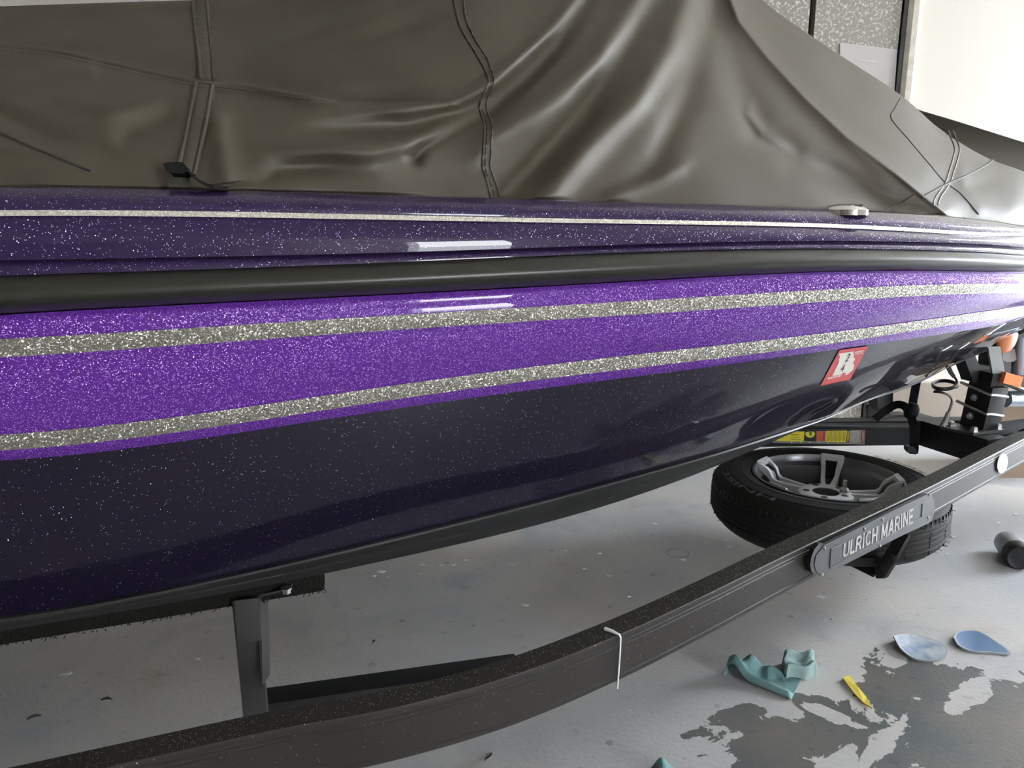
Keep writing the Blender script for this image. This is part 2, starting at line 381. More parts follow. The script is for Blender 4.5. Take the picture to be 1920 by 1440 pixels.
def block_text(s, sw=.17):
    """bold block capitals from strokes; returns unit-box vertices"""
    def arc(cx, cy, rx, ry, a0, a1, n=9): return [(cx+rx*math.cos(math.radians(a)), cy+ry*math.sin(math.radians(a))) for a in np.linspace(a0, a1, n)]
    G_ = {'U': (.72, [[(.09, 1), (.09, .34)]+arc(.36, .34, .27, .26, 180, 360)+[(.63, 1)]]), 'L': (.58, [[(.09, 1), (.09, .08), (.55, .08)]]),
          'R': (.74, [[(.09, 0), (.09, .92), (.40, .92)]+arc(.40, .70, .22, .22, 90, -90)+[(.09, .48)], [(.40, .48), (.66, 0)]]), 'I': (.26, [[(.12, 0), (.12, 1)]]),
          'C': (.74, [arc(.38, .5, .29, .42, 48, 312, 15)]), 'H': (.72, [[(.09, 0), (.09, 1)], [(.61, 0), (.61, 1)], [(.09, .5), (.61, .5)]]),
          'M': (.86, [[(.09, 0), (.09, 1)], [(.75, 0), (.75, 1)], [(.10, .95), (.42, .12)], [(.74, .95), (.42, .12)]]), 'A': (.74, [[(.05, 0), (.36, .96)], [(.67, 0), (.36, .96)], [(.17, .32), (.55, .32)]]),
          'N': (.74, [[(.09, 0), (.09, 1)], [(.63, 0), (.63, 1)], [(.10, .95), (.62, .05)]]), 'E': (.64, [[(.09, 0), (.09, 1)], [(.09, .92), (.60, .92)], [(.09, .5), (.54, .5)], [(.09, .08), (.60, .08)]]), ' ': (.32, [])}
    V = []; Fc = []; x = 0
    for ch_ in s:
        w_, st__ = G_[ch_]
        for ln in st__:
            for p, q_ in zip(ln[:-1], ln[1:]):
                p, q_ = np.array(p), np.array(q_); d = q_-p; d = d/np.linalg.norm(d); n_ = np.array([-d[1], d[0]])*sw/2; e_ = d*sw*.22 if len(ln) > 2 else 0
                k = len(V); V += [tuple(p-n_-e_), tuple(q_-n_+e_), tuple(q_+n_+e_), tuple(p+n_-e_)]; V[k:] = [(a+x, b) for a, b in V[k:]]; Fc.append((k, k+1, k+2, k+3))
        x += w_+.10
    V = np.array(V); V[:, 0] /= x-.1; V[:, 1] = np.clip(V[:, 1], 0, 1); return V, Fc
# ================================================================== SETTING
WET = []
for (px, py, rx, ry, rot) in ((1455, 1400, .13, .10, .3), (1600, 1375, .16, .12, .5), (1690, 1290, .17, .085, .7), (1790, 1340, .22, .16, .6), (1880, 1400, .26, .22, .5), (1400, 1335, .05, .025, .2)):
    p = unz(px, py, 0)*S; WET.append((p[0], p[1], rx, ry, rot))
DRY = []
for (px, py, rx, ry, rot) in ((1650, 1395, .14, .022, .75), (1570, 1345, .06, .018, -.6), (1820, 1300, .10, .020, .7)):
    p = unz(px, py, 0)*S; DRY.append((p[0], p[1], rx, ry, rot))
rp = unz(1271, 1037, 0)*S; RING = (rp[0], rp[1])
M['floor'] = floor_mat()
XL, XR, YB, YF, ZC = -5.0, 5.4, -5.5, 4.3, 3.6
def plain(name, V, Fc, m, kind='structure'):
    me = bpy.data.meshes.new(name); me.from_pydata([tuple(np.asarray(v)*S) for v in V], [], Fc); me.materials.append(m)
    o = bpy.data.objects.new(name, me); SC.collection.objects.link(o); o['kind'] = kind; ROOT[o.name] = np.zeros(3); return o
OY = 3.0
def bx(x0, x1, y0, y1, z0, z1):
    return obox(((x0+x1)/2, (y0+y1)/2, (z0+z1)/2), (1, 0, 0), (0, 1, 0), (0, 0, 1), (x1-x0)/2, (y1-y0)/2, (z1-z0)/2)
plain('floor', *bx(XL, XR, YB, YF+.2, -.2, 0), M['floor'])
plain('driveway', *bx(XR, 40, -30, 34, -.25, -.05), M['outdoor'])
wb_ = plain('wall_back', *bx(2.09, XR, YF, YF+.2, 0, ZC), M['white_wall'])
plain('wall_back_left', *bx(XL, .3, YF, YF+.2, 0, ZC), M['white_wall'])
plain('wall_left', *bx(XL-.2, XL, YB-.2, YF+.2, 0, ZC), M['room_wall'])
plain('ceiling', *bx(XL-.2, XR, YB-.2, YF+.2, ZC, ZC+.2), M['room_ceiling'])
# front wall (behind the viewer), right wall with two open garage bays
plain('wall_front', *bx(XL, XR, YB-.2, YB, 0, ZC), M['room_wall'])
V, Fc = join(bx(XR, XR+.2, YB-.2, YB+.25, 0, ZC), bx(XR, XR+.2, YB+.25, -3.35, 3.2, ZC), bx(XR, XR+.2, -3.35, OY, 0, ZC), bx(XR, XR+.2, OY, YF+.2, 3.2, ZC))
plain('wall_right', V, Fc, M['pier_wall'])
# flecked panels, gap and jamb in the back wall
plain('trim_1', *bx(.3, 2.09, YF+.06, YF+.2, 0, ZC), M['dark_gap'])
plain('door_1', *bx(.30, 1.525, YF-.02, YF+.05, .05, ZC-.1), M['panel'])
plain('door_2', *bx(1.555, 1.995, YF-.02, YF+.05, .05, ZC-.1), M['panel'])
xs = np.array([2.02, 2.025, 2.045, 2.075, 2.095, 2.10]); yo = np.array([0, -.03, -.045, -.045, -.03, 0])
P = [[(x, YF+y, z) for x, y in zip(xs, yo)] for z in (0, ZC)]
V, Fc = grid(P); mkj = plain('trim_2', V, Fc, M['jamb'])
plain('trim_3', *bx(2.0, 2.02, YF-.035, YF+.05, 0, ZC), M['dark_gap'])
bb = plain('baseboard_back', *bx(2.13, XR, YF-.05, YF-.002, 0, .333), M['beige_wall'])
q = [unplane(px, py, (0, YF-.022, 0), np.array([0, 1., 0])) for px, py in ((1575, 80), (1682, 93), (1676, 182), (1570, 182))]
ps = tagp(mk('paper_sheet', *slab(q, (0, -.003, 0)), M['paper'], sm=False), 'pale paper sheet stuck on the flecked grey panel behind the boat', 'paper sheet')
q = [unplane(px, py, (0, YF-.027, 0), np.array([0, 1., 0])) for px, py in ((1610, 113), (1642, 115), (1642, 117), (1610, 115))]
mk('tape_piece', *slab(q, (0, -.002, 0)), M['white'], ps, sm=False)

# ================================================================== BOAT
Lg = pchip([-6, -4.5, -3.337, -2.58, -1.8, -1.01, -.6, -.3, -.1, -.03], [.80, .785, .756, .722, .655, .52, .385, .235, .09, .02])
def rail_z(ypts, ef, lo=0, hi=1905, deg=6, A=None):
    """solve height of a rail so it passes where the photo has it; returns L(a), z(a)"""
    A = AS; L = np.maximum(Lg(A)-ef(A), .004)
    P = A0+np.outer(A, AD)+np.outer(L, AN)
    xs_, ys_ = zip(*ypts); Y = pchip(xs_, ys_); z = np.full(len(A), 1.0)
    for _ in range(12):
        f = P[:, 1]*cp-(z-H)*sp; px = 960+F*P[:, 0]/f; v = (720-Y(px))/F; z = H+(v*f-P[:, 1]*sp)/cp
    ok = (px >= lo) & (px <= hi) & (P[:, 1] > .1)
    c = np.polyfit(A[ok]+2, z[ok], deg); zz = np.polyval(c, A+2)
    i0, i1 = np.where(ok)[0][[0, -1]]
    s0 = np.clip((zz[i0+3]-zz[i0])/(A[i0+3]-A[i0]), -.05, .08); s1 = np.clip((zz[i1]-zz[i1-3])/(A[i1]-A[i1-3]), -.05, .35)
    zz[:i0] = zz[i0]+s0*(A[:i0]-A[i0])*.6; zz[i1+1:] = zz[i1]+s1*(A[i1+1:]-A[i1])
    return L, zz
AS = np.concatenate([np.linspace(-5.2, -3.6, 20, endpoint=False), np.linspace(-3.6, -.03, 250)])
cst = lambda c: (lambda a: np.full(np.shape(a), float(c)))
R = {}
def R_(k, pts, ef, **kw): R[k] = rail_z(pts, ef, **kw)
fade = lambda c, e=.12: pchip([-3.4, -2, -1, -.3, 0], [c, c, c*.9, c*.6, c*.3])
R_('deck', [(0, 348), (500, 359), (960, 372), (1300, 382), (1500, 388), (1631, 395), (1769, 404), (1902, 419)], fade(.10))
R_('pin_t', [(0, 394.5), (640, 402), (1173, 414), (1500, 418), (1750, 432), (1865, 437), (1920, 440)], fade(.052))
R_('pin_b', [(0, 405.5), (640, 411.5), (1173, 421.5), (1500, 425), (1750, 438), (1865, 442), (1920, 445)], fade(.047))
R_('face_b', [(0, 488), (640, 476), (960, 466), (1500, 452), (1700, 453), (1865, 459), (1920, 463)], fade(.030))
R_('groove', [(0, 494), (640, 481), (960, 471), (1500, 456.5), (1700, 457.5), (1865, 464), (1920, 468)], fade(.034))
R_('band_b', [(0, 517), (640, 496), (960, 482), (1500, 466), (1750, 469), (1920, 478)], fade(.024))
R_('rub_b', [(0, 590), (640, 557), (960, 541), (1300, 522), (1500, 511), (1750, 508), (1920, 510)], fade(.030))
R_('crease', [(0, 604), (640, 572), (960, 553), (1300, 532), (1500, 519), (1750, 515), (1920, 517)], fade(.042))
R_('s1t', [(0, 636), (640, 597), (960, 577), (1307, 557), (1500, 545), (1700, 535), (1890, 531), (1920, 531)], fade(.036))
R_('s1b', [(0, 670), (640, 625), (960, 603), (1307, 582), (1500, 568), (1640, 559), (1890, 549), (1920, 549)], fade(.042))
R_('s2t', [(0, 819), (640, 739), (960, 689), (1307, 653), (1440, 636), (1560, 622), (1766, 595), (1870, 580), (1920, 573)], fade(.078))
R_('s2b', [(0, 849), (640, 766), (960, 715), (1307, 677), (1440, 659.5), (1560, 643.5), (1766, 611), (1870, 597), (1920, 590)], fade(.085))
R_('knuckle', [(0, 869), (640, 785), (960, 733), (1307, 693), (1440, 673), (1560, 656.5), (1640, 644), (1766, 627), (1860, 612), (1920, 597)], fade(.098))
e14 = pchip([-4, -3.3, -2.6, -2.0, -1.5, -1.0, -.6, -.3, 0], [.13, .14, .17, .22, .32, .43, .385, .24, .1])
R_('chine', [(0, 1161), (500, 1065), (900, 966.5), (1150, 903), (1300, 861), (1430, 822), (1500, 796), (1560, 778), (1631, 752), (1710, 717.5), (1806, 678), (1852, 652), (1909, 611), (1920, 603)], e14, deg=8, hi=1860)
e15 = pchip([-4, -3.3, -2.6, -2.0, -1.5, -1.0, -.6, -.3, 0], [.155, .165, .20, .26, .345, .44, .39, .242, .1])
R_('strake_b', [(0, 1183), (500, 1096), (900, 1010), (1150, 940), (1284, 900), (1380, 858), (1450, 826), (1500, 798), (1560, 780), (1631, 754), (1710, 719), (1806, 680), (1852, 654), (1920, 605)], e15, deg=8, hi=1860)
def P3(L, z): return np.column_stack([A0+np.outer(AS, AD)+np.outer(L, AN), z])
def band(keys, ns, bulge=None):
    """rows of 3-D points between named rails, ns rows per span, outward bulges"""
    rows = []
    for i in range(len(keys)-1):
        (L0, z0), (L1, z1) = R[keys[i]], R[keys[i+1]]
        for j in range(ns[i]+(i == len(keys)-2)):
            t = j/ns[i]; b = (bulge[i] if bulge else 0)*math.sin(math.pi*t)
            k = np.minimum(1, (L0+(L1-L0)*t)/.15)
            rows.append(P3(L0+(L1-L0)*t+b*k, z0+(z1-z0)*t))
    return rows
boat = empty('boat', (float(A0[0]-2.2), float(A0[1]-.8), .55), 'purple metal-flake bass boat with black rub rail resting on the trailer', 'boat')
# deck and cap
L0, z0 = R['deck']
deck_rows = [P3(L0*t, z0-.012) for t in (0.0, .5)]+[P3(np.maximum(L0-.06, .002), z0-.008), P3(np.maximum(L0-.03, .003), z0-.003)]
cap_rows = deck_rows+band(['deck', 'pin_t', 'pin_b', 'face_b', 'groove', 'band_b'], [8, 2, 12, 2, 3], [.016, 0, .006, -.006, .004])
cap = mk('deck_cap', *grid(cap_rows), M['cap_flake'], boat, sharp=50); cap['label'] = 'dark purple glossy gunwale cap'
def hull_overlay(name, rows, m, off=.0012):
    G = np.array(rows); du = np.gradient(G, axis=1); dv = np.gradient(G, axis=0) if len(rows) > 1 else None
    N = np.cross(du, dv); N /= np.linalg.norm(N, axis=2, keepdims=True)+1e-12
    if (N[len(rows)//2, 100]@np.array([AN[0], AN[1], 0])) < 0: N = -N
    return mk(name, *grid(G+N*off), m, boat)
k = hull_overlay('pinstripe', band(['pin_t', 'pin_b'], [3]), M['pinstripe'], .0025); k['label'] = 'thin silver pinstripe along the gunwale'
# rub rail
rr_ = band(['band_b', 'rub_b'], [16], [.034]); rr_[0] = P3(R['band_b'][0]-.008, R['band_b'][1]); rr_[-1] = P3(R['rub_b'][0]-.008, R['rub_b'][1])
k = mk('rub_rail', *grid(rr_), M['rubber_rail'], boat, sharp=70); k['label'] = 'black rubber rub rail with a soft sheen'
# purple side
side_rows = band(['rub_b', 'crease', 's1t', 's1b', 's2t', 's2b', 'knuckle'], [3, 3, 3, 8, 3, 3], [-.003, .002, .001, .004, .001, .002])
k = mk('hull_side', *grid(side_rows), M['purple_flake'], boat, sharp=60); k['label'] = 'bright purple flake side band'
HALF_SIDE = np.array(side_rows)
k = hull_overlay('upper_stripe', band(['s1t', 's1b'], [4], [.001]), M['silver_flake'], .0022); k['label'] = 'upper silver glitter stripe'
k = hull_overlay('lower_stripe', band(['s2t', 's2b'], [4], [.001]), M['silver_flake'], .0022); k['label'] = 'lower silver glitter stripe'
low_rows = band(['knuckle', 'chine'], [22], [.010]); LOW = np.array(low_rows)
low = mk('hull_bottom_side', *grid(low_rows), M['dark_flake'], boat, sharp=60); low['label'] = 'near-black purple lower hull panel'
# black chine strake: lip, upper face, crease, lower face
Lc, zc = R['chine']; Ls, zs = R['strake_b']; w = np.clip((zc-zs)/.03, 0, 1)
st = [P3(Lc-.004, zc+.002), P3(Lc+.007*w, zc), P3(Lc+.009*w, zc-.004*w)]
for t in (.25, .45, .5): st.append(P3(Lc+(Ls-Lc)*t+.007*w, zc+(zs-zc)*t))
st.append(P3(Lc+(Ls-Lc)*.54+.001*w, zc+(zs-zc)*.53))
for t in (.6, .8, 1.0): st.append(P3(Lc+(Ls-Lc)*t+.003*w, zc+(zs-zc)*t))
keep = (zc-zs) > .004; st = [q_[keep] for q_ in st]
k = mk('chine_strake', *grid(st), M['black_strake'], boat, sharp=35); k['label'] = 'black strake along the chine'
bt = [P3(Ls+.003*w, zs)]+[P3(Ls*(1-t), zs-.17*Ls*t) for t in (.2, .5, .8, 1.0)]
bt += [P3(-Ls*t, zs-.17*Ls*(1-t)) for t in (.3, .7, 1.0)]
mk('hull_bottom', *grid(bt), M['black_strake'], boat, sharp=60)
# far side of the hull (mirror)
far = []
for kk in ('strake_b', 'chine', 'knuckle', 's1t', 'rub_b', 'band_b', 'deck'):
    L_, z_ = R[kk]; far.append(P3(-L_, z_))
L_, z_ = R['deck']; far.append(P3(-L_*.5, z_-.012)); far.append(P3(-L_*.0, z_-.012))
mk('hull_far_side', *grid(far), M['cap_flake'], boat, sharp=60)
Vt, Ft = grid(low_rows); BV_low = BVHTree.FromPolygons([tuple(v) for v in Vt], Ft)
def hit(bv, px, py, off=0):
    r = ray(px, py); r = r/np.linalg.norm(r); h = bv.ray_cast(Vector(CAM), Vector(r))
    if h[0] is None: return unf(px, py, 2.0)
    nn = np.array(h[1]); nn = nn if nn@r < 0 else -nn
    return np.array(h[0])+nn*off
# registration decal
DQ = [(1537, 722.5), (1593, 710.5), (1627, 648), (1573, 655.5)]      # BL BR TR TL
def decal(name, uv, faces, m, parent, off, bv=BV_low, Q=DQ):
    return mk(name, [hit(bv, *bil(Q, u, v), off) for u, v in uv], faces, m, parent, recalc=False)
g = [(u, v) for u in np.linspace(0, 1, 9) for v in np.linspace(0, 1, 9)]
gf = [(i*9+j, (i+1)*9+j, (i+1)*9+j+1, i*9+j+1) for i in range(8) for j in range(8)]
dec = decal('registration_decal', g, gf, M['red'], boat, .002); dec['label'] = 'red registration decal reading 24 MISSOURI on the lower hull'
def inv_bil(px, py):
    u = v = .5
    for _ in range(20):
        p = bil(DQ, u, v); e = np.array([px, py])-p
        Ju = bil(DQ, u+.01, v)-p; Jv = bil(DQ, u, v+.01)-p; J = np.column_stack([Ju, Jv])/.01
        d = np.linalg.solve(J, e); u += d[0]; v += d[1]
    return u, v
zf = lambda x, y: (1500+x/13.714, 640+y/13.714)
mo = [(985, 300), (1365, 238), (1360, 400), (1400, 430), (1345, 530), (1378, 600), (1350, 710), (1210, 830), (1130, 850), (1175, 790), (1065, 800), (1050, 835), (810, 870), (975, 520), (975, 440), (1000, 400)]
mo = [inv_bil(*zf(*p)) for p in mo]
from mathutils.geometry import tessellate_polygon
decal('state_outline', mo, [tuple(t) for t in tessellate_polygon([[Vector((a, b, 0)) for a, b in mo]])], M['cream'], dec, .0028)
def dec_text(s, q, m, off=.0036, **kw):
    V2, F2 = text2d(s, **kw); Q2 = [zf(*p) for p in q]
    uv = [inv_bil(*bil(Q2, a, b)) for a, b in V2]
    return decal('lettering', uv, F2, m, dec, off)
dec_text('2', [(1125, 500), (1205, 490), (1300, 285), (1215, 300)], M['black_print'])
dec_text('4', [(995, 765), (1085, 755), (1150, 570), (1060, 585)], M['black_print'])
dec_text('MISSOURI', [(665, 960), (1010, 890), (1060, 825), (705, 900)], M['cream'], offset=.03)
dec_text('EXPIRES', [(1385, 285), (1590, 250), (1620, 200), (1410, 240)], M['cream'], offset=.03)
dec_text('JUNE 30', [(1370, 330), (1570, 298), (1590, 262), (1395, 296)], M['cream'], offset=.03)
if 0:
    Vc, Fcc = grid(cap_rows); BVc = BVHTree.FromPolygons([tuple(v) for v in Vc], Fcc)
    for px in (600, 690, 820, 950):
        for py in (436, 445, 455, 465):
            rr2 = ray(px, py); rr2 /= np.linalg.norm(rr2); hh = BVc.ray_cast(Vector(CAM), Vector(rr2)); nn = np.array(hh[1]); 
            rf = rr2-2*(rr2@nn)*nn; t = (YB-hh[0][1])/rf[1]; print('REFL', px, py, np.round(np.array(hh[0])+rf*t, 2), np.round(rf, 2))
# chrome pop-up cleat on the deck
ac = -1.42
for _ in range(8):
    c = unL(1582, 391.5, float(Lg(ac))-.095); ac = float((c[:2]-A0)@AD)
c[2] -= .002; dome = [(.0, .013), (.02, .0125), (.036, .010), (.048, .005), (.054, .000), (.054, -.012)]
cl = mk('cleat', *lathe(c, (0, 0, 1), dome, 40), M['chrome'], boat); cl['label'] = 'round chrome pop-up cleat on the gunwale'
mk('cleat_slot', *obox(c+np.array([.018, -.03, .0095]), (1, .2, .1), (-.2, 1, 0), (0, 0, 1), .010, .005, .002, .0008), M['black_print'], cl)

# ================================================================== BOAT COVER
gun_y = pchip([-900, 0, 500, 960, 1300, 1500, 1631, 1769, 1902, 2100], [352, 357, 367, 380, 390, 397, 404, 413, 428, 457])
rid_y = pchip([-900, -300, 0, 200, 440, 700, 950, 1200, 1330, 1430, 1540, 1700, 1760, 1860, 1920, 2000, 2100], [90, 25, 12, 5, -4, -150, -260, -230, -110, 0, 80, 187, 240, 300, 322, 372, 445])
def seg_dist(px, py, pts, closed=False):
    """signed distance to a polyline (positive below/right) and position along it"""
    best = np.full(px.shape, 1e9); sgn = np.ones(px.shape); al = np.zeros(px.shape); pts = np.asarray(pts, float)
    tot = np.sum(np.linalg.norm(np.diff(pts, axis=0), axis=1)); acc = 0
    for (x0, y0), (x1, y1) in zip(pts[:-1], pts[1:]):
        dx, dy = x1-x0, y1-y0; L2 = dx*dx+dy*dy; t = np.clip(((px-x0)*dx+(py-y0)*dy)/L2, 0, 1)
        ex, ey = px-(x0+t*dx), py-(y0+t*dy); d = np.hypot(ex, ey); m_ = d < best
        best = np.where(m_, d, best); sgn = np.where(m_, np.sign(dx*(py-y0)-dy*(px-x0)), sgn)
        al = np.where(m_, (acc+t*math.sqrt(L2))/tot, al); acc += math.sqrt(L2)
    return best*sgn, al
FOLDS = [  # points, amplitude toward the viewer, half width, taper at start, taper at end
    ([(640, 200), (760, 204), (860, 190), (920, 160), (980, 105), (1040, 50), (1110, -40)], .020, 15, .25, 0),
    ([(520, 240), (640, 243), (760, 236), (850, 215), (930, 175), (985, 130), (1040, 75), (1110, -20)], -.018, 22, .2, 0),
    ([(440, 262), (560, 280), (700, 283), (800, 262), (880, 222), (950, 175)], .014, 20, .35, .3),
    ([(765, 312), (790, 278), (850, 245), (920, 210), (990, 150), (1040, 100), (1100, 30)], -.016, 15, .05, .3),
    ([(860, 330), (920, 262), (1040, 185), (1120, 115), (1180, 30), (1225, -50)], .022, 26, .2, 0),
    ([(930, 385), (1010, 300), (1090, 215), (1160, 110), (1230, -10), (1260, -70)], -.022, 26, .0, 0),
    ([(1010, 390), (1100, 280), (1190, 190), (1255, 90), (1300, -30)], .024, 26, .0, 0),
    ([(1150, 395), (1230, 300), (1280, 200), (1320, 80), (1345, -30)], -.012, 26, .3, .1),
    ([(1120, 385), (1200, 350), (1270, 315), (1310, 280)], .012, 16, .2, .4),
    ([(1340, -40), (1350, 60), (1390, 160), (1430, 240), (1500, 300), (1600, 350), (1700, 400)], -.022, 30, .0, .1),
    ([(1355, -40), (1385, 40), (1440, 110), (1510, 185), (1590, 260), (1680, 325), (1770, 398)], .030, 13, .0, .0),
    ([(1500, 300), (1560, 320), (1640, 360), (1700, 395)], -.010, 18, .4, 0),
    ([(1408, 175), (1404, 215), (1430, 250), (1500, 290)], .014, 9, .4, .4),
    ([(1540, 100), (1600, 165), (1680, 240), (1760, 310), (1860, 400)], -.012, 30, .2, .1),
    ([(402, 185), (412, 260), (426, 345)], .012, 24, .3, .02),
    ([(470, 345), (520, 320), (620, 310), (720, 330)], -.010, 18, .2, .5),
    ([(-60, 165), (60, 150), (150, 128), (190, 117)], .008, 22, .3, .1),
    ([(-200, 230), (0, 215), (120, 265), (150, 300)], -.016, 20, .2, .3),
    ([(-100, 275), (20, 285), (140, 300), (230, 320)], .008, 20, .2, .4),
    ([(200, 265), (280, 235), (350, 215)], -.010, 22, .3, .3),
    ([(160, 220), (250, 195), (330, 175)], .008, 20, .3, .3),
    ([(400, 130), (560, 75), (700, 30), (860, -30)], .012, 30, .2, .0),
    ([(420, 145), (600, 105), (760, 60), (900, 0)], -.008, 30, .2, .2),
    ([(0, 30), (200, 22), (420, 20)], -.010, 22, .2, .3),
    ([(1730, 330), (1790, 350), (1850, 350), (1900, 400)], -.012, 20, .2, .2),
    ([(1800, 300), (1810, 350), (1850, 410)], .010, 12, .2, .2),
]
C1 = pchip([-900, -300, 0, 100, 190, 290, 365, 460, 600, 720, 830, 960], [-20, 50, 88, 98, 117, 140, 154, 165, 185, 192, 194, 195])
def cover_disp(px, py):
    d = np.zeros(px.shape)
    for pts, amp, w_, t0, t1 in FOLDS:
        s, al = seg_dist(px, py, pts)
        e = smooth(al/t0) if t0 > 0 else 1.0; e = e*(smooth((1-al)/t1) if t1 > 0 else 1.0)
        d += 1.3*amp*(np.exp(-(s/w_)**2) if w_ != 13 else 1.5*np.exp(-np.sqrt((s/14)**2+.02)))*e
    st_ = smooth((py-C1(px)+1.5)/3.0); fadeR = 1-smooth((px-700)/190)
    below = np.maximum(py-C1(px), 0)
    roll = np.where(px < 400, 7, 16); d += fadeR*st_*(.020+.050*(1-np.exp(-below/roll)))*np.exp(-below/150.)
    d += fadeR*.028*np.exp(-(np.maximum(C1(px)-py, 0)/32)**2)*(1-st_)*-1
    d += (1-smooth((px-560)/150))*.034*np.exp(-np.abs(py-C1(px)-3)/5.0)
    d += .004*np.sin(px*.011+py*.017)*np.cos(px*.006-py*.021)+.002*np.sin(px*.031-py*.023)
    edge = smooth((gun_y(px)-py)/14)
    return d*edge
GP = pchip([0, .35, 1.0], [0, .20, 1.0])
_u = lambda px: (px-960)/F
def cover_pt(px, py, off=0.0):
    px = np.asarray(px, float); py = np.asarray(py, float)
    yg, yr = gun_y(px), rid_y(px)
    h = np.clip((yg-py)/(yg-yr), 0, 1)
    # lateral gunwale position for this picture column
    u = (px-960)/F; vg = (720-yg)/F; k0 = AN@A0
    Lgun = np.full(px.shape, .6)
    for _ in range(12):
        f = (Lgun+k0)/(u*AN[0]+(cp+vg*sp)*AN[1]); X = u*f; Y = (cp+vg*sp)*f
        a = (X-A0[0])*AD[0]+(Y-A0[1])*AD[1]; Lgun = .5*Lgun+.5*np.maximum(Lg(np.minimum(a, -.03))-.155, .01)
    g = GP(h)
    L = Lgun*(1-g)
    v = (720-py)/F
    f = (L+k0)/(u*AN[0]+(cp+v*sp)*AN[1])
    f = f-cover_disp(px, py)*smooth((1-h)/.06)-off
    return np.stack([u*f, (cp+v*sp)*f, H+(-sp+v*cp)*f], axis=-1)
cols = np.concatenate([np.linspace(-900, -20, 40, endpoint=False), np.linspace(-20, 1940, 520, endpoint=False), np.linspace(1940, 2080, 12)])
hs = np.linspace(0, 1, 190)
PX, HH = np.meshgrid(cols, hs); PY = gun_y(PX)*(1-HH)+rid_y(PX)*HH
# concentrate rows on the sharp step line
G = cover_pt(PX, PY)
# hem tucked below the gunwale and far half of the tent
hem = G[0].copy(); hem[:, 2] -= .02; hem[:, :2] -= AN*.01
farY = pchip([-900, 1600, 1729, 1783, 1920, 2080], [999, 400, 208, 224, 267, 340])
ridge = G[-1]; fr = []
for (Lf, dz) in ((.10, .03), (.28, .10), (.48, .32)):
    q = ridge.copy(); q[:, :2] -= AN*Lf; q[:, 2] -= dz*np.clip((ridge[:, 2]-1.1)/.5, 0, 1.4); fr.append(q)
q = ridge.copy(); q[:, :2] -= AN*.62; q[:, 2] = np.minimum(1.12, ridge[:, 2]); fr.append(q)
rows = [hem]+[G[i] for i in range(len(hs))]+fr
cover = empty('boat_cover', (0.1, 1.7, 1.1), 'brown-grey fabric boat cover tented over the boat with folds and sewn seams', 'boat cover')
k = mk('cover_fabric', *grid(rows), M['cover'], cover, sharp=80)
# raised far part of the cover, seen over the ridge at the right
ff = []
for t, (dy, Lf) in enumerate(((-1, .29), (0, .30), (3, .315), (12, .35), (45, .44), (130, .52))):
    row = []
    for px in np.linspace(1640, 2080, 40):
        yt = min(float(pchip([1600, 1700, 1729, 1783, 1850, 1920, 2080], [240, 200, 209, 225, 246, 268, 320])(px))+dy, 470)
        p = unL(px, yt, -Lf); p = p+np.array([0, 0, .004*0]); row.append(p)
    ff.append(row)
mk('cover_far_fold', *grid(ff), M['cover'], cover, sharp=80)['label'] = 'darker fold of the cover beyond the ridge'
def cline(pts, off, n=6):
    P = catmull(np.array(pts, float), n); return np.array([cover_pt(x, y, off) for x, y in P])
def ribbon(name, left, right, m, parent, off, n=6, k=5):
    l_ = catmull(np.array(left, float), n); r_ = catmull(np.array(right, float), n)
    rows_ = []
    for t in np.linspace(0, 1, k):
        b_ = off*(1 if 0 < t < 1 else .35)
        rows_.append([cover_pt(*(l_[i]*(1-t)+r_[i]*t), b_) for i in range(len(l_))])
    return mk(name, *grid(rows_), m, parent, sharp=70)
mk('fold_edge', *tube([cover_pt(x, C1(x)+1.0, .001) for x in np.linspace(-80, 640, 90)], np.concatenate([np.full(70, .0065), np.linspace(.0065, .001, 20)]), 10), M['cover'], cover)
uL, uR = [(361, -8), (365, 40), (371, 90), (376, 150)], [(387, -8), (391, 40), (397, 90), (401, 150)]
lL, lR = [(368, 155), (363, 180), (352, 235), (338, 300), (332, 322)], [(398, 158), (394, 185), (384, 240), (371, 300), (364, 328)]
rb = ribbon('reinforcing_strap', uL, uR, M['cover_trim'], cover, .007, k=5)
rb2 = ribbon('reinforcing_strap', lL, lR, M['cover_trim'], cover, .008, k=5)
for ln, par in ((uL, rb), (uR, rb), (lL, rb2), (lR, rb2)):
    mk('piping', *tube(cline(ln, .008), .0034, 8), M['cover_trim'], par)
# stitched seams: thin raised threads
def stitches(name, pts, gap, dash, parent, off=.0035, r=.0011, amp=0):
    P = cline(pts, off, 14); d = np.concatenate([[0], np.cumsum(np.linalg.norm(np.diff(P, axis=0), axis=1))]); out = []
    s_ = 0
    while s_+dash < d[-1]:
        q = [np.array([np.interp(t, d, P[:, i]) for i in range(3)]) for t in (s_, s_+dash/2, s_+dash)]
        q[1] = q[1]+np.array([amp*random.uniform(-1, 1), 0, 0]); out.append(tube(q, r, 5)); s_ += dash+gap
    return mk(name, *join(*out), M['thread'], parent)
seamA = [(850, -5), (858, 35), (870, 65), (892, 100), (911, 135), (916, 155), (902, 185), (899, 205), (908, 235), (906, 280), (905, 315), (915, 345), (920, 372)]
seamB = [(868, -5), (874, 35), (888, 70), (912, 108), (922, 135), (926, 155), (914, 185), (912, 205), (922, 235), (921, 280), (920, 315), (930, 345), (938, 373)]
sA = mk('seam', *tube(cline(seamA, -.0005), .003, 6), M['cover_trim'], cover)
stitches('stitching', seamA, .006, .014, sA, amp=.002); 
sB = mk('seam', *tube(cline(seamB, -.0005), .0022, 6), M['cover_trim'], cover)
stitches('stitching', seamB, .006, .014, sB, amp=.002)
mid = [((a[0]+b[0])/2-2, (a[1]+b[1])/2) for a, b in zip(seamA, seamB)]
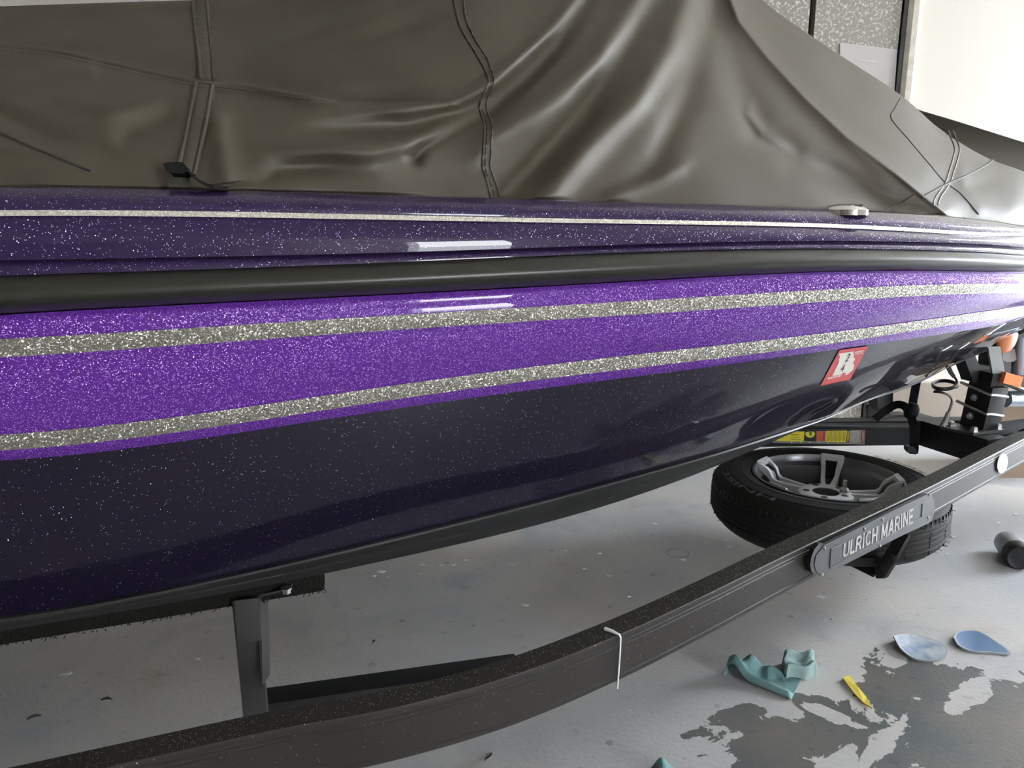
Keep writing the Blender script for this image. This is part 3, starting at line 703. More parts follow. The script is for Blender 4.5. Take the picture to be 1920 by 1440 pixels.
stitches('stitching', mid[7:], .006, .014, sB, amp=.001)
for pts, r in (([(-60, 225), (0, 249), (60, 276), (120, 300), (170, 320)], .0026), ([(1688, 184), (1677, 205), (1671, 222), (1700, 258), (1740, 305), (1770, 340), (1800, 362), (1835, 402)], .0018),
               ([(1862, 300), (1845, 312), (1810, 330), (1775, 345), (1728, 370)], .0036), ([(1712, 366), (1690, 380), (1660, 394)], .0018)):
    mk('seam', *tube(cline(pts, .0015), r, 6), M['thread'], cover)
for dx in (0, 9):
    pts = [(1778+dx, 245), (1784+dx, 262), (1790+dx, 280), (1786+dx, 300), (1778+dx, 325), (1771+dx, 345), (1754+dx, 370), (1749+dx, 385)]
    s1 = mk('seam', *tube(cline(pts, -.0006), .0028, 6), M['cover_trim'], cover); stitches('stitching', pts, .006, .012, s1, amp=.002)
# tie-down strap end and buckle at the gunwale
sd = [cover_pt(px, py, .03) for px, py in ((318, 350), (322, 340), (326, 330))]
q = [cover_pt(px, py, .022) for px, py in ((316, 351), (354, 352), (357, 334), (322, 330))]
wbm = mk('webbing_strap', *slab(q, np.array([AN[0], AN[1], 0])*.010), M['webbing_brown'], cover, sm=False); wbm['label'] = 'olive webbing below the buckle'
cen = catmull([(352, 318), (358, 326), (366, 334), (378, 342), (392, 348), (408, 351), (428, 353)], 5)
top = [[cover_pt(x, y-3.5, .030) for x, y in cen], [cover_pt(x, y-3.5, .056) for x, y in cen], [cover_pt(x, y+3.5, .056) for x, y in cen], [cover_pt(x, y+3.5, .030) for x, y in cen]]
bk = mk('buckle_strap', *grid(top, closed_u=True), M['webbing'], cover, sharp=30); bk['label'] = 'black strap running down from the buckle'
tab = [(316, 316), (322, 313.5), (350, 312.5), (356, 317), (362, 330), (352, 334.5), (328, 333), (320, 326)]
mk('buckle', *slab([cover_pt(x, y, .028) for x, y in tab], np.array([0.002, -.022, .006])), M['webbing'], cover, sharp=30)
print('cover ok')

# ================================================================== TRAILER
ZT = .47; ZB = .37
trailer = empty('boat_trailer', (0.3, 1.7, .0), 'black speckled boat trailer whose long frame rail runs under the boat', 'trailer')
pts = [unz(px, py, ZT) for px, py in ((500, 1373), (730, 1330), (960, 1268), (1163, 1190), (1330, 1113), (1500, 1029), (1739, 916), (1920, 823))]
pts = [np.array(p[:2]) for p in pts]
base_dir = np.array([.934, .358])
left = [pts[0]-base_dir*d for d in (2.6, 1.6, .8, .35)]
near = catmull(np.array(left+pts), 10)
# continue straight to the coupler
tdir = (pts[-1]-pts[-3])/np.linalg.norm(pts[-1]-pts[-3]); near = np.vstack([near, near[-1]+tdir*.15, near[-1]+tdir*.33])
RW = .056
def rail_mesh(line, sgn=1):
    T = np.gradient(line, axis=0); T /= np.linalg.norm(T, axis=1, keepdims=True); Nn = np.column_stack([T[:, 1], -T[:, 0]])*sgn  # outward
    prof = [(-.002, ZT), (-.0005, ZT-.002), (0, ZT-.005), (0, ZT-.011), (-.0016, ZT-.0125), (-.0016, ZT-.0145), (0, ZT-.016), (0, ZT-.020), (-.0016, ZT-.0215), (-.0016, ZT-.0235), (0, ZT-.025),
            (0, ZB+.016), (-.0016, ZB+.0145), (-.0016, ZB+.0125), (0, ZB+.011), (0, ZB+.004), (-.002, ZB), (-RW+.003, ZB), (-RW, ZB+.004), (-RW, ZT-.004), (-RW+.003, ZT)]
    P = [[np.array([*(line[i]+Nn[i]*o), z]) for i in range(len(line))] for o, z in prof]
    V, Fc = grid(P, closed_u=True); npf = len(line)-1
    fm = []
    for i in range(len(prof)): fm += [1 if i in (len(prof)-1, len(prof)-2) else 0]*npf
    n = len(line); Fc += [tuple(i*n for i in range(len(prof))), tuple(i*n+n-1 for i in range(len(prof)))]; fm += [0, 0]
    return V, Fc, fm
V, Fc, fm = rail_mesh(near)
rail = mk('frame_rail', V, Fc, None, trailer, sharp=25, mats=[M['trailer'], M['trailer_top']], fm=fm); rail['label'] = 'near black frame rail curving in to the coupler'
# far rail, mirrored about the boat axis
near = near[((near-A0)@AD) < -.02]; rel = near-A0; a_ = rel@AD; l_ = rel@AN; farl = A0+np.outer(a_, AD)-np.outer(l_, AN)
off_far = np.array(unz(1500, 795, ZT)[:2]); 
dmin = np.min(np.linalg.norm(farl-off_far, axis=1)); print('far rail offset', dmin, farl[-12:], off_far)
fl2 = farl[a_ < -.10]
T = np.gradient(fl2, axis=0); T /= np.linalg.norm(T, axis=1, keepdims=True)
P = []
for o, z in ((0, ZT), (0, ZB), (RW, ZB), (RW, ZT)):
    P.append([np.array([*(fl2[i]+np.array([T[i, 1], -T[i, 0]])*(-o)), z]) for i in range(len(fl2))])
V, Fc = grid(P, closed_u=True); V[:, 1] += 0
frail = mk('frame_rail', V, Fc, M['blackmetal'], trailer, sharp=25); frail['label'] = 'far frame rail carrying warning labels'
# crossmember + gusset behind the near rail
c0 = unz(1725, 788, ZT); c1 = unz(1867, 829, ZT); cd = (c1-c0); cd[2] = 0; cd /= np.linalg.norm(cd)
V, Fc = beam(c0+np.array([AD[0]*.05, AD[1]*.05, -.0505])-cd*.1, c1+np.array([AD[0]*.05, AD[1]*.05, -.0505])-cd*.03, .1, .1, side=(0, 0, 1))
cm = mk('crossmember', V, Fc, M['blackmetal'], trailer, sharp=25)
jn = A0+AD*.05
V, Fc = beam(np.array([*(A0-AD*.42), ZT-.05]), np.array([*(A0+AD*1.3), ZT-.05]), .1, .13, side=(0, 0, 1))
mk('coupler_tongue', V, Fc, M['blackmetal'], trailer, sharp=25)
# second tube under the near rail, and low brace
p0 = unz(488, 1322, .294); p1 = unz(870, 1267, .294); dd = p1-p0; dd /= np.linalg.norm(dd)
V, Fc = beam(p0-dd*.03+np.array([0, .03, -.04]), p1+dd*.12+np.array([0, .03, -.04]), .08, .06, side=(0, 0, 1))
mk('lower_brace', V, Fc, M['blackmetal'], trailer, sharp=25)
# bunk
LB = .52
b1 = unL(613, 1108, LB); b0 = unL(0, 1205, LB); zb = .525
e1 = aL((b1[:2]-A0)@AD, LB-.04); e0 = aL((b0[:2]-A0)@AD-1.2, LB-.04)
def bunk_mesh():
    V, Fc = beam((*e0, zb+.045), (*e1, zb+.045), .085, .085, side=(0, 0, 1), bev=.014); return V, Fc
bm_ = bunk_mesh(); bk_ = mk('bunk', *bm_, M['carpet'], trailer, sharp=60); bk_['label'] = 'carpeted black bunk board under the hull'
# frayed carpet fibres along its lower edge
fib = []
for i in range(420):
    t = rng.rand(); p = np.array([*(e0+(e1-e0)*(.35+.65*t)+AN*.04), zb+rng.rand()*.012+.002]); q = p+np.array([rng.uniform(-.004, .004), rng.uniform(-.004, .002), -rng.uniform(.001, .004)])
    fib.append(tube([p, q], .0009, 3, cap=False))
tagp(mk('carpet_fibres', *join(*fib), M['carpet'], bk_), kind='stuff')
# bunk post: channel with a folded angle bracket
pt = unL(466, 1130, .52); ptx = pt[:2]
V, Fc = beam((pt[0]-.002, pt[1], .235), (pt[0]-.006, pt[1], .545), .046, .03, side=(.97, .24, 0), bev=.002)
V2, F2 = obox((pt[0]+.004, pt[1]-.020, .505), (.97, .24, 0), (-.24, .97, 0), (0, 0, 1), .0225, .003, .045, .001)
post = mk('bunk_post', *join((V, Fc), (V2, F2)), M['darkgrey'], trailer, sharp=25); post['label'] = 'grey upright post below the bunk'
pp = [unf(px, py, 1.50) for px, py in ((480, 1119), (489, 1114), (540, 1104), (540, 1107), (492, 1119), (487, 1125), (491, 1200), (492, 1285), (488, 1290), (486, 1200))]
mk('angle_bracket', *slab(pp, (.004, .035, 0)), M['darkgrey'], trailer, sharp=25)
bc = unf(534, 1111, 1.49)
mk('bolt', *join(lathe(bc+np.array([0, .01, .006]), (0, 0, 1), [(0, -.012), (.0085, -.012), (.0085, -.004), (.011, -.004), (.011, -.001), (0, -.001)], 6)), M['zinc'], trailer, sm=False)
# white cord drawn over the rail
wl_ = [unz(1134, 1179, ZT+.002), unz(1148, 1184, ZT+.002), unz(1161, 1190, ZT+.002)]
pr0 = unz(1163, 1191, ZT); nrm = np.array([.56, -.83, 0]); nrm /= np.linalg.norm(nrm)
wl_ += [unplane(px, py, pr0+nrm*.002, nrm) for px, py in ((1163.5, 1195), (1163, 1215), (1160, 1260), (1157.5, 1291))]
mk('white_cord', *tube(wl_, [.0040, .0036, .0022, .0018, .0018, .0018, .0018], 8, flat=1), M['white_line'], trailer)['label'] = 'white paint line across the near rail'
# ---- name plate on the near rail
rn = np.array([tdir[1], -tdir[0], 0]); rp0 = np.array([*pts[6], ZT-.05])
def onrail(px, py, off): return unplane(px, py, rp0+rn*off, rn)
out = [(1546, 1022), (1640, 975), (1700, 945), (1740, 926), (1748, 930), (1752, 941), (1753, 958), (1748, 975), (1742, 981), (1700, 1000), (1640, 1030), (1560, 1071), (1541, 1079), (1532, 1074), (1527, 1060), (1530, 1042)]
pl = mk('name_plate', *slab([onrail(x, y, .014) for x, y in out], -rn*.010), M['plate'], trailer, sm=False); pl['label'] = 'grey plate lettered ULRICH MARINE on the near rail'
out2 = [(1536, 1019), (1548, 1021), (1541, 1028), (1531, 1043), (1528, 1060), (1532, 1074), (1541, 1080), (1530, 1079), (1522, 1072), (1519, 1060), (1521, 1045), (1527, 1030)]
mk('plate_end_cap', *slab([onrail(x, y, .0125) for x, y in out2], -rn*.0115), M['plate_dark'], pl, sm=False)
inn = [(1558, 1030), (1730, 943), (1728, 970), (1556, 1066)]
inq = [onrail(x, y, .0150) for x, y in inn]
fr_ = [tube([inq[i], inq[(i+1) % 4]], .0012, 6) for i in range(4)]
mk('plate_border', *join(*fr_), M['plate'], pl)
mk('plate_slot', *slab([onrail(x, y, .0152) for x, y in ((1729, 944), (1734, 941), (1732, 969), (1727, 971))], -rn*.002), M['plate_dark'], pl, sm=False)
V2, F2 = block_text('ULRICH MARINE')
QT = [onrail(x, y, .0152) for x, y in ((1580, 1047), (1712, 981), (1713, 952), (1583, 1019))]
k = mk('lettering', [bil(QT, u, v) for u, v in V2], F2, M['pale_text'], pl, sm=False, recalc=False); k['label'] = 'pale lettering ULRICH MARINE'
for x, y in ((1545, 1028), (1541, 1077), (1649, 1023), (1654, 974), (1742, 928), (1740, 970), (1620, 992)):
    mk('rivet', *lathe(onrail(x, y, .014), rn, [(.0, .004), (.003, .0035), (.0042, .001), (.0042, 0)], 10), M['zinc'], pl)
# round white sticker
sc_ = [onrail(1880+u_, 869+v_, .0015) for u_, v_ in [((9.5*math.cos(t)+2.5*math.sin(t)), (-18.5*math.sin(t))) for t in np.linspace(0, 2*math.pi, 28, endpoint=False)]]
stk = mk('round_sticker', *slab(sc_, -rn*.001), M['white'], trailer, sm=False); stk['label'] = 'oval-looking round white sticker on the near rail'
for i, (dx, dy, w_) in enumerate(((2, -9, 7), (1, -5, 6.5), (0, -2, 8), (-1, 2, 7), (-1.5, 6, 4.5), (-2, 10, 3.5))):
    q = [onrail(1880+dx+sx_*w_, 869+dy-sx_*w_*.45+h_, .0022) for sx_, h_ in ((-1, .8), (1, .8), (1, -.8), (-1, -.8))]
    mk('print_line', *slab(q, -rn*.0004), M['grey_text'], stk, sm=False)
# ---- warning labels on the far rail (its near face)
fn = np.array([.05, -1., 0]); fn /= np.linalg.norm(fn)
iF = np.argmin(np.abs(fl2[:, 0]-1.2)); fp = np.array([*fl2[iF], ZT-.05]); ft = np.array([*(fl2[iF+2]-fl2[iF-2]), 0]); ft /= np.linalg.norm(ft)
fn = np.array([ft[1], -ft[0], 0])
def onfar(px, py, off): return unplane(px, py, fp+fn*off, fn)
lz = lambda x, y: (1480+x/12.8, 790+y/12.8)
def flab(name, q, m, par, off=.003, th=.0012):
    return mk(name, *slab([onfar(*lz(*p), off) for p in q], -fn*th), m, par, sm=False)
lab = flab('label_strip', [(-400, 480), (-400, 515), (1810, 555), (1825, 200), (880, 200), (340, 232), (-400, 260)], M['rail_strip'], trailer, .0022); lab['label'] = 'row of warning labels on the far frame rail'
y1 = flab('warning_label', [(-300, 240), (-300, 470), (345, 482), (362, 238)], M['yellow'], lab, .0035); y1['label'] = 'yellow warning label'
b1_ = flab('warning_label', [(370, 238), (352, 470), (640, 480), (650, 238)], M['black_print'], lab, .0035); b1_['label'] = 'black label with a round yellow symbol'
o1 = flab('warning_label', [(655, 240), (640, 465), (780, 468), (798, 240)], M['orange_red'], lab, .0035); o1['label'] = 'orange-red label'
flab('label_header', [(810, 240), (790, 462), (850, 470), (862, 240)], M['red'], lab, .0035)
y2 = flab('warning_label', [(885, 222), (862, 490), (1355, 505), (1385, 212)], M['yellow'], lab, .0035); y2['label'] = 'yellow warning label of printed lines'
flab('label_header', [(1392, 212), (1365, 490), (1432, 500), (1452, 210)], M['black_print'], lab, .0035)
w1 = flab('warning_label', [(1465, 205), (1440, 505), (1712, 512), (1738, 205)], M['pale_decal'], lab, .0035); w1['label'] = 'pale printed label'
flab('label_header', [(1745, 205), (1718, 510), (1800, 515), (1825, 205)], M['red'], lab, .0033)
for i in range(14):
    x = 920+i*32; mk('print_line', *slab([onfar(*lz(*p), .0042) for p in ((x, 235), (x+7, 235), (x-8, 480-(i % 3)*20), (x-15, 480-(i % 3)*20))], -fn*.0003), M['black_print'], y2, sm=False)
for i, yy in enumerate((310, 345, 390, 430)):
    mk('print_line', *slab([onfar(*lz(*p), .0042) for p in ((30, yy), (230+i*15, yy), (230+i*15, yy+9), (30, yy+9))], -fn*.0003), M['black_print'], y1, sm=False)
disc = [onfar(*lz(500+115*math.cos(t), 285+110*math.sin(t) if math.sin(t) > 0 else 285+45*math.sin(t)), .0042) for t in np.linspace(0, 2*math.pi, 24, endpoint=False)]
mk('symbol', *slab(disc, -fn*.0003), M['yellow'], b1_, sm=False)
mk('symbol', *slab([onfar(*lz(*p), .0048) for p in ((475, 245), (535, 245), (540, 330), (510, 355), (480, 320))], -fn*.0003), M['green'], b1_, sm=False)
V2, F2 = text2d('WARNING', offset=.03)
for (xa, xb, ya, yb_, m_) in ((1372, 1440, 480, 230, M['yellow']), (1730, 1800, 500, 225, M['cream'])):
    Q = [onfar(*lz(*p), .0045) for p in ((xb-8, ya), (xb+6, yb_), (xa+14, yb_), (xa+4, ya))]
    mk('lettering', [bil(Q, u, v) for u, v in V2], F2, m_, lab, sm=False, recalc=False)
for x in (55, 275, 490, 710, 930, 1155):
    mk('rivet', *lathe(onfar(*lz(x, 508), .003), fn, [(0, .003), (.0022, .0025), (.003, 0)], 8), M['white'], lab)
# brake line above the labels
mk('brake_line', *tube([onfar(x, y, .018) for x, y in ((1400, 790), (1500, 797), (1600, 798.5), (1700, 798.5), (1718, 800))], .010, 10), M['darkgrey'], trailer)
mk('label_cover_lip', *tube([onfar(x, y, .012) for x, y in ((1420, 806), (1500, 806.5), (1600, 804.5), (1622, 803))], .005, 8), M['blackmetal'], trailer)
# ---- winch stand
def u0(px, py, dL=0): return unL(px, py, dL)
bpz = ZT+.012
bq = [unz(px, py, bpz) for px, py in ((1762, 800), (1825, 812), (1888, 805), (1822, 791))]
stand = mk('winch_stand', *slab(bq, (0, 0, -.010)), M['darkgrey'], trailer, sm=False); stand['label'] = 'black winch post bolted to the tongue with U-bolts'
base_c = unz(1836, 799, bpz); top_c = u0(1859, 700, 0.0)
axp = top_c-base_c; axp /= np.linalg.norm(axp)
A3 = np.array([*AD, 0]); N3 = np.array([*AN, 0])
V, Fc = beam(base_c-axp*.01, base_c+axp*.165, .098, .085, side=N3, bev=.004); mk('post_socket', V, Fc, M['blackmetal'], stand, sharp=25)
V, Fc = beam(base_c+axp*.10-A3*.0, base_c+axp*.215, .07, .075, side=N3, bev=.004); mk('post_tube', V, Fc, M['blackmetal'], stand, sharp=25)
sN = N3-axp*(N3@axp); sN /= np.linalg.norm(sN); sA3 = np.cross(axp, sN)
if sA3@A3 > 0: sA3 = -sA3      # stern side
for hgt in (.068, .142):
    c = base_c+axp*hgt
    U = [c-sN*.075+sA3*.051+axp*.012, c-sN*.03+sA3*.053+axp*.008, c+sN*.043+sA3*.050, c+sN*.054+sA3*.046-axp*.001, c+sN*.0565+sA3*.030-axp*.002, c+sN*.0560-sA3*.036-axp*.012]
    ub = mk('u_bolt', *tube(catmull(U, 5), .0055, 8), M['zinc'], stand); ub['label'] = 'bright steel U-bolt'
for hgt, ln in ((.040, 0), (.112, 0)):
    c = base_c+axp*hgt-sN*.01+sA3*.047
    mk('bolt', *lathe(c, sA3, [(0, .012), (.008, .012), (.010, .008), (.010, .002), (.014, .002), (.014, -.002), (0, -.002)], 6), M['zinc'], stand, sm=False)
for x, y in ((1783, 798), (1826, 809), (1871, 804)):
    c = unz(x, y, bpz)
    mk('bolt', *join(lathe(c, (0, 0, 1), [(.017, .0), (.017, .003), (.0125, .003), (.0125, .014), (.009, .018), (0, .020)], 6)), M['zinc'], stand, sm=False)
c = unz(1871, 804, bpz); mk('bolt_shank', *tube([c+np.array([0, 0, -.01]), c+np.array([0, 0, -.075])], .007, 8), M['zinc'], stand)
# upper part of the post behind the socket, arm, roller, winch
def pslab(name, poly, L, m, par, th=.04, sm=False):
    return mk(name, *slab([u0(x, y, L) for x, y in poly], -N3*th), m, par, sm=sm, sharp=30)
pslab('post_bracket', [(1811, 679), (1822, 708), (1824, 716), (1872, 726), (1884, 712), (1878, 690), (1868, 688), (1836, 684), (1829, 668), (1820, 655), (1808, 668)], -.02, M['blackmetal'], stand, .05)
pslab('winch_arm', [(1853, 650), (1863, 712), (1882, 704), (1884, 696), (1876, 650)], .03, M['grey'], stand, .008)
rc = u0(1887, 630, .0)
th_ = np.linspace(-math.pi/2, math.pi/2, 15)
prof = [(.064*math.cos(t), .026*math.sin(t)*(1.15)) for t in th_]
rl = mk('bow_roller', *lathe(rc, N3+A3*.25, prof, 36), M['amber'], trailer, sharp=60); rl['label'] = 'round amber bow roller under the stem'
pslab('bow_stop', [(1879, 655), (1881, 676), (1890, 679), (1901, 678), (1906, 674), (1903, 655)], -.03, M['clear'], trailer, .03)['label'] = 'frosted clear stop beside the roller'
wh = pslab('winch', [(1872, 640), (1868, 700), (1880, 712), (1950, 735), (1990, 720), (1990, 600), (1900, 612)], -.08, M['blackmetal'], trailer, .08); wh['label'] = 'dark winch housing behind the roller'
mk('winch_drum', *tube([u0(1914, 622, -.04), u0(1910, 700, -.04)], .026, 16), M['tube'], wh)
q = [u0(x, y, .05) for x, y in ((1887, 698), (1919, 707), (1913, 727), (1881, 718))]
ob = mk('orange_reflector', *slab(q, -N3*.03), M['orange'], trailer, sm=False); ob['label'] = 'orange reflector block beside the winch post'
mk('jack_tube', *tube([unf(x, 748, 3.1+i*.15) for i, x in enumerate((1882, 1960, 2050))], .034, 20), M['tube'], trailer)['label'] = 'blue-grey jack tube at the right edge'
mk('jack_arm', *tube([u0(1880, 716, .02), u0(1935, 738, .02)], .010, 8), M['darkgrey'], stand)
# coiled cable
cp_ = []
for x, y, f in ((1781, 690, 2.95), (1787, 704, 2.95), (1793, 712, 2.95), (1794, 719, 2.95)): cp_.append((x, y, f))
for i in range(27):
    t = i/26*2*2*math.pi+.2; cp_.append((1771+22.5*math.cos(t), 722+8.5*math.sin(t)+i*.22-3, 2.95-.06*math.sin(t)))
for x, y, f in ((1752, 734, 2.94), (1766, 736, 2.92), (1780, 742, 2.92), (1785, 751, 2.92), (1782, 764, 2.92), (1777, 776, 2.92)): cp_.append((x, y, f))
cbl = mk('coiled_cable', *tube(catmull([unf(*p) for p in cp_], 4), .0045, 8), M['cable'], trailer); cbl['label'] = 'thin black cable with two loops above the crossmember'
mk('cable_sleeve', *tube([unf(1778, 773, 2.92), unf(1774, 786, 2.92), unf(1767, 799, 2.92)], [.008, .009, .011], 10), M['clear'], cbl)
mk('cable_sleeve', *tube([unf(1778, 688, 2.95), unf(1783, 699, 2.95), unf(1789, 707, 2.95)], [.009, .008, .007], 10), M['clear'], cbl)
# safety strap: ribbon from the bow eye down over the crossbeam
def strap(path, w_, m, par, name):
    P = catmull([unf(*p) for p in path], 6); T_ = np.gradient(P, axis=0); T_ /= np.linalg.norm(T_, axis=1, keepdims=True)
    vd = P-CAM; vd /= np.linalg.norm(vd, axis=1, keepdims=True); Sd = np.cross(T_, vd); Sd /= np.linalg.norm(Sd, axis=1, keepdims=True)
    wv = w_/2; rows_ = [P+Sd*wv-vd*.003, P-Sd*wv-vd*.003, P-Sd*wv+vd*.003, P+Sd*wv+vd*.003]
    return mk(name, *grid(rows_, closed_u=True), m, par, sharp=30)
ss = strap([(1722, 700, 2.98), (1716, 730, 2.98), (1710, 765, 2.96), (1709, 782, 2.90), (1713, 800, 2.86), (1714, 830, 2.86), (1713, 850, 2.87)], .030, M['webbing'], trailer, 'bow_strap'); ss['label'] = 'black webbing strap looped over the beam'
mk('strap_knot', *lathe(unf(1709, 771, 2.93), (.2, 0, 1), [(0, -.034), (.018, -.028), (.026, -.01), (.026, .012), (.016, .03), (0, .034)], 16), M['webbing'], ss)
strap([(1640, 786, 3.0), (1660, 770, 3.0), (1680, 759, 3.0), (1695, 761, 2.98), (1704, 772, 2.95)], .030, M['webbing'], ss, 'strap_loop')
pk = lambda nm, poly, f, th, m=M['blackmetal'], par=trailer: mk(nm, *slab([unf(x, y, f) for x, y in poly], (0, th, 0)), m, par, sm=False)
pk('strap_hook', [(1628, 792), (1627, 764), (1631, 760), (1635, 764), (1636, 774), (1645, 770), (1668, 766), (1668, 792)], 3.12, .02)
pk('tongue_box', [(1645, 770), (1645, 735), (1675, 735), (1673, 786), (1650, 790)], 3.2, .08)
pk('tongue_bracket', [(1650, 780), (1700, 777), (1706, 790), (1640, 792)], 3.1, .05, M['darkgrey'])
pk('crossbeam_foot', [(1702, 838), (1723, 838), (1722, 848), (1718, 852), (1706, 851), (1702, 846)], 2.86, .03)
# spare carrier arm, bent flat bar
ca = [onrail(1696, 1000, -.03), unf(1674, 1040, 2.32), unf(1656, 1070, 2.42), unf(1644, 1070, 2.46), unf(1602, 1050, 2.56), unf(1580, 1030, 2.7)]
V, Fc = [], []
segs = []
for (p, q_) in zip(ca[:-1], ca[1:]): segs.append(beam(p, q_, .048, .012, side=(0, 1, .2), bev=.002))
k = mk('spare_carrier', *join(*segs), M['blackmetal'], trailer, sharp=25); k['label'] = 'bent flat bar carrying the spare wheel'

# ================================================================== SPARE WHEEL
RT = .40; WT = .195
wc = unz(1551, 893, .345); wc = np.array([wc[0], wc[1], 0]); ztop = .352; zbot = ztop-WT
print('wheel centre', wc)
wheel = empty('spare_wheel', (wc[0], wc[1], zbot), 'spare wheel lying flat below the frame with black tyre and five-spoke alloy rim', 'wheel')
r0 = .255
prof = [(r0-.012, ztop-.045), (r0-.006, ztop-.022), (r0, ztop-.012), (r0+.012, ztop-.006), (r0+.030, ztop-.002), (r0+.045, ztop), (r0+.047, ztop-.002), (r0+.050, ztop), (r0+.085, ztop-.004), (r0+.088, ztop-.007), (r0+.092, ztop-.005), (RT-.035, ztop-.012), (RT-.020, ztop-.021), (RT-.010, ztop-.034), (RT-.004, ztop-.050)]
tw = WT-.095; zz0 = ztop-.05
for gz in (.20, .42, .60, .80):
    z_ = zz0-tw*gz; prof += [(RT, z_+.006), (RT-.004, z_+.003), (RT-.004, z_-.003), (RT, z_-.006)]
prof += [(RT-.004, zbot+.05), (RT-.012, zbot+.034), (RT-.03, zbot+.015), (RT-.08, zbot+.003), (r0+.03, zbot+.003), (r0, zbot+.02)]
ty = mk('tyre', *lathe(wc, (0, 0, 1), prof, 128), M['tyre'], wheel, sharp=35); ty['label'] = 'black tyre with moulded lettering'
# shoulder sipes and tread blocks (one part)
sp_ = []
for i in range(96):
    t = i/96*2*math.pi; e = np.array([math.cos(t), math.sin(t), 0]); q_ = np.array([-e[1], e[0], 0])
    c = wc+e*(RT-.0085)+np.array([0, 0, ztop-.050]); sp_.append(obox(c, e, q_, (0, 0, 1), .0062, .0016, .011))
    if i % 4 == 0:
        for gz in (.31, .51, .70, .92):
            c = wc+e*(RT-.002)+np.array([0, 0, zz0-tw*gz]); sp_.append(obox(c, e, q_+np.array([0, 0, .4]), (0, 0, 1), .0025, .0010, .007))
sip = mk('tread_sipes', *join(*sp_), M['rimblack'], ty, sm=False); sip['kind'] = 'stuff'
# rubber moulding whiskers
wk = []
for i in range(110):
    t = rng.rand()*2*math.pi; e = np.array([math.cos(t), math.sin(t), 0]); z_ = rng.choice([ztop-.05, zbot+.045]); r_ = RT-.003 if z_ > .15 else RT-.012
    p = wc+e*r_+np.array([0, 0, z_]); wk.append(tube([p-e*.012, p+e*.010+np.array([0, 0, rng.uniform(-.004, .004)])], .0009, 4))
tagp(mk('tyre_whiskers', *join(*wk), M['rimblack'], ty), kind='stuff')
# raised sidewall lettering
def side_text(s, t0, t1, r_in, r_out):
    V2, F2 = text2d(s, offset=.02); P = []
    for u, v in V2:
        t = t0+(t1-t0)*u; r = r_in+(r_out-r_in)*v; P.append(wc+np.array([r*math.cos(t), r*math.sin(t), ztop-.0015-.004*v]))
    return mk('lettering', P, F2, M['tyre_text'], ty, sm=False, recalc=False)
side_text('HNIST', math.radians(222), math.radians(172), r0+.093, RT-.030)['label'] = 'raised tyre lettering'
side_text('HNIST', math.radians(40), math.radians(-8), r0+.093, RT-.030)
# rim barrel and lip
rprof = [(r0-.004, ztop-.014), (r0+.002, ztop-.010), (r0+.002, ztop-.004), (r0-.006, ztop-.003), (r0-.011, ztop-.012), (r0-.014, ztop-.028), (r0-.030, ztop-.040), (r0-.036, ztop-.10), (r0-.05, ztop-.16), (.0, ztop-.165)]
rim = mk('rim', *lathe(wc, (0, 0, 1), rprof, 96), M['rimdark'], wheel, sharp=40); rim['label'] = 'dark alloy rim barrel'
zh = ztop-.064
hub = [(.0, zh-.05), (.046, zh-.05), (.046, zh-.001), (.050, zh+.001), (.082, zh), (.094, zh-.006), (.096, zh-.04)]
mk('hub', *lathe(wc, (0, 0, 1), hub, 40), M['machined'], rim, sharp=35)['label'] = 'machined hub with centre bore'
mk('hub_bore', *lathe(wc, (0, 0, 1), [(0, zh-.03), (.0455, zh-.03), (.0455, zh-.004)], 32), M['rimdark'], rim)
for i in range(5):
    t = math.radians(64+36+72*i); c = wc+np.array([math.cos(t)*.068, math.sin(t)*.068, zh+.0012])
    mk('lug_hole', *lathe(c, (0, 0, 1), [(0, 0), (.0125, 0)], 16), M['rimblack'], rim, sm=False)
t = math.radians(15); c = wc+np.array([.062, -.01, zh])
mk('lug_bolt', *join(lathe(c, (0, 0, 1), [(.016, 0), (.016, .012), (.012, .016), (.007, .018), (.007, .045), (0, .047)], 10)), M['zinc'], rim, sharp=30)
for i in range(5):
    t = math.radians(64+72*i); e = np.array([math.cos(t), math.sin(t), 0]); q_ = np.array([-e[1], e[0], 0])
    pc = [(.075, zh), (.13, zh+.001), (.178, zh+.004), (.190, zh+.012), (.200, zh+.034), (.213, zh+.046), (.236, zh+.058), (r0-.008, zh+.064)]
    parts_bright = []; 
    for sg in (-1, 1):
        off = [.014, .020, .024, .0245, .026, .028, .033, .037]; rows_ = []
        for (r, z_), o_ in zip(pc, off):
            b_ = wc+e*r+q_*sg*o_+np.array([0, 0, z_]); hw = .0075
            rows_.append([b_-q_*hw+np.array([0, 0, -.03]), b_-q_*hw, b_+q_*hw, b_+q_*hw+np.array([0, 0, -.03])])
        parts_bright.append(grid(rows_))
    # joining tip at the lip
    tipr = [wc+e*(r0-.020)+q_*s_*.034+np.array([0, 0, zh+.062]) for s_ in (-1, 1)]+[wc+e*(r0-.004)+q_*s_*.040+np.array([0, 0, zh+.068]) for s_ in (1, -1)]
    parts_bright.append(slab(tipr, (0, 0, -.02)))
    sk = mk('spoke', *join(*parts_bright), M['machined'], rim, sharp=35)
    web = [[wc+e*r+q_*s_*(o_-.005)+np.array([0, 0, z_-.012]) for s_ in (-1, 1)] for (r, z_), o_ in zip(pc[2:], off[2:])]
    mk('spoke_web', *grid(web), M['rimblack'], rim, sharp=35)

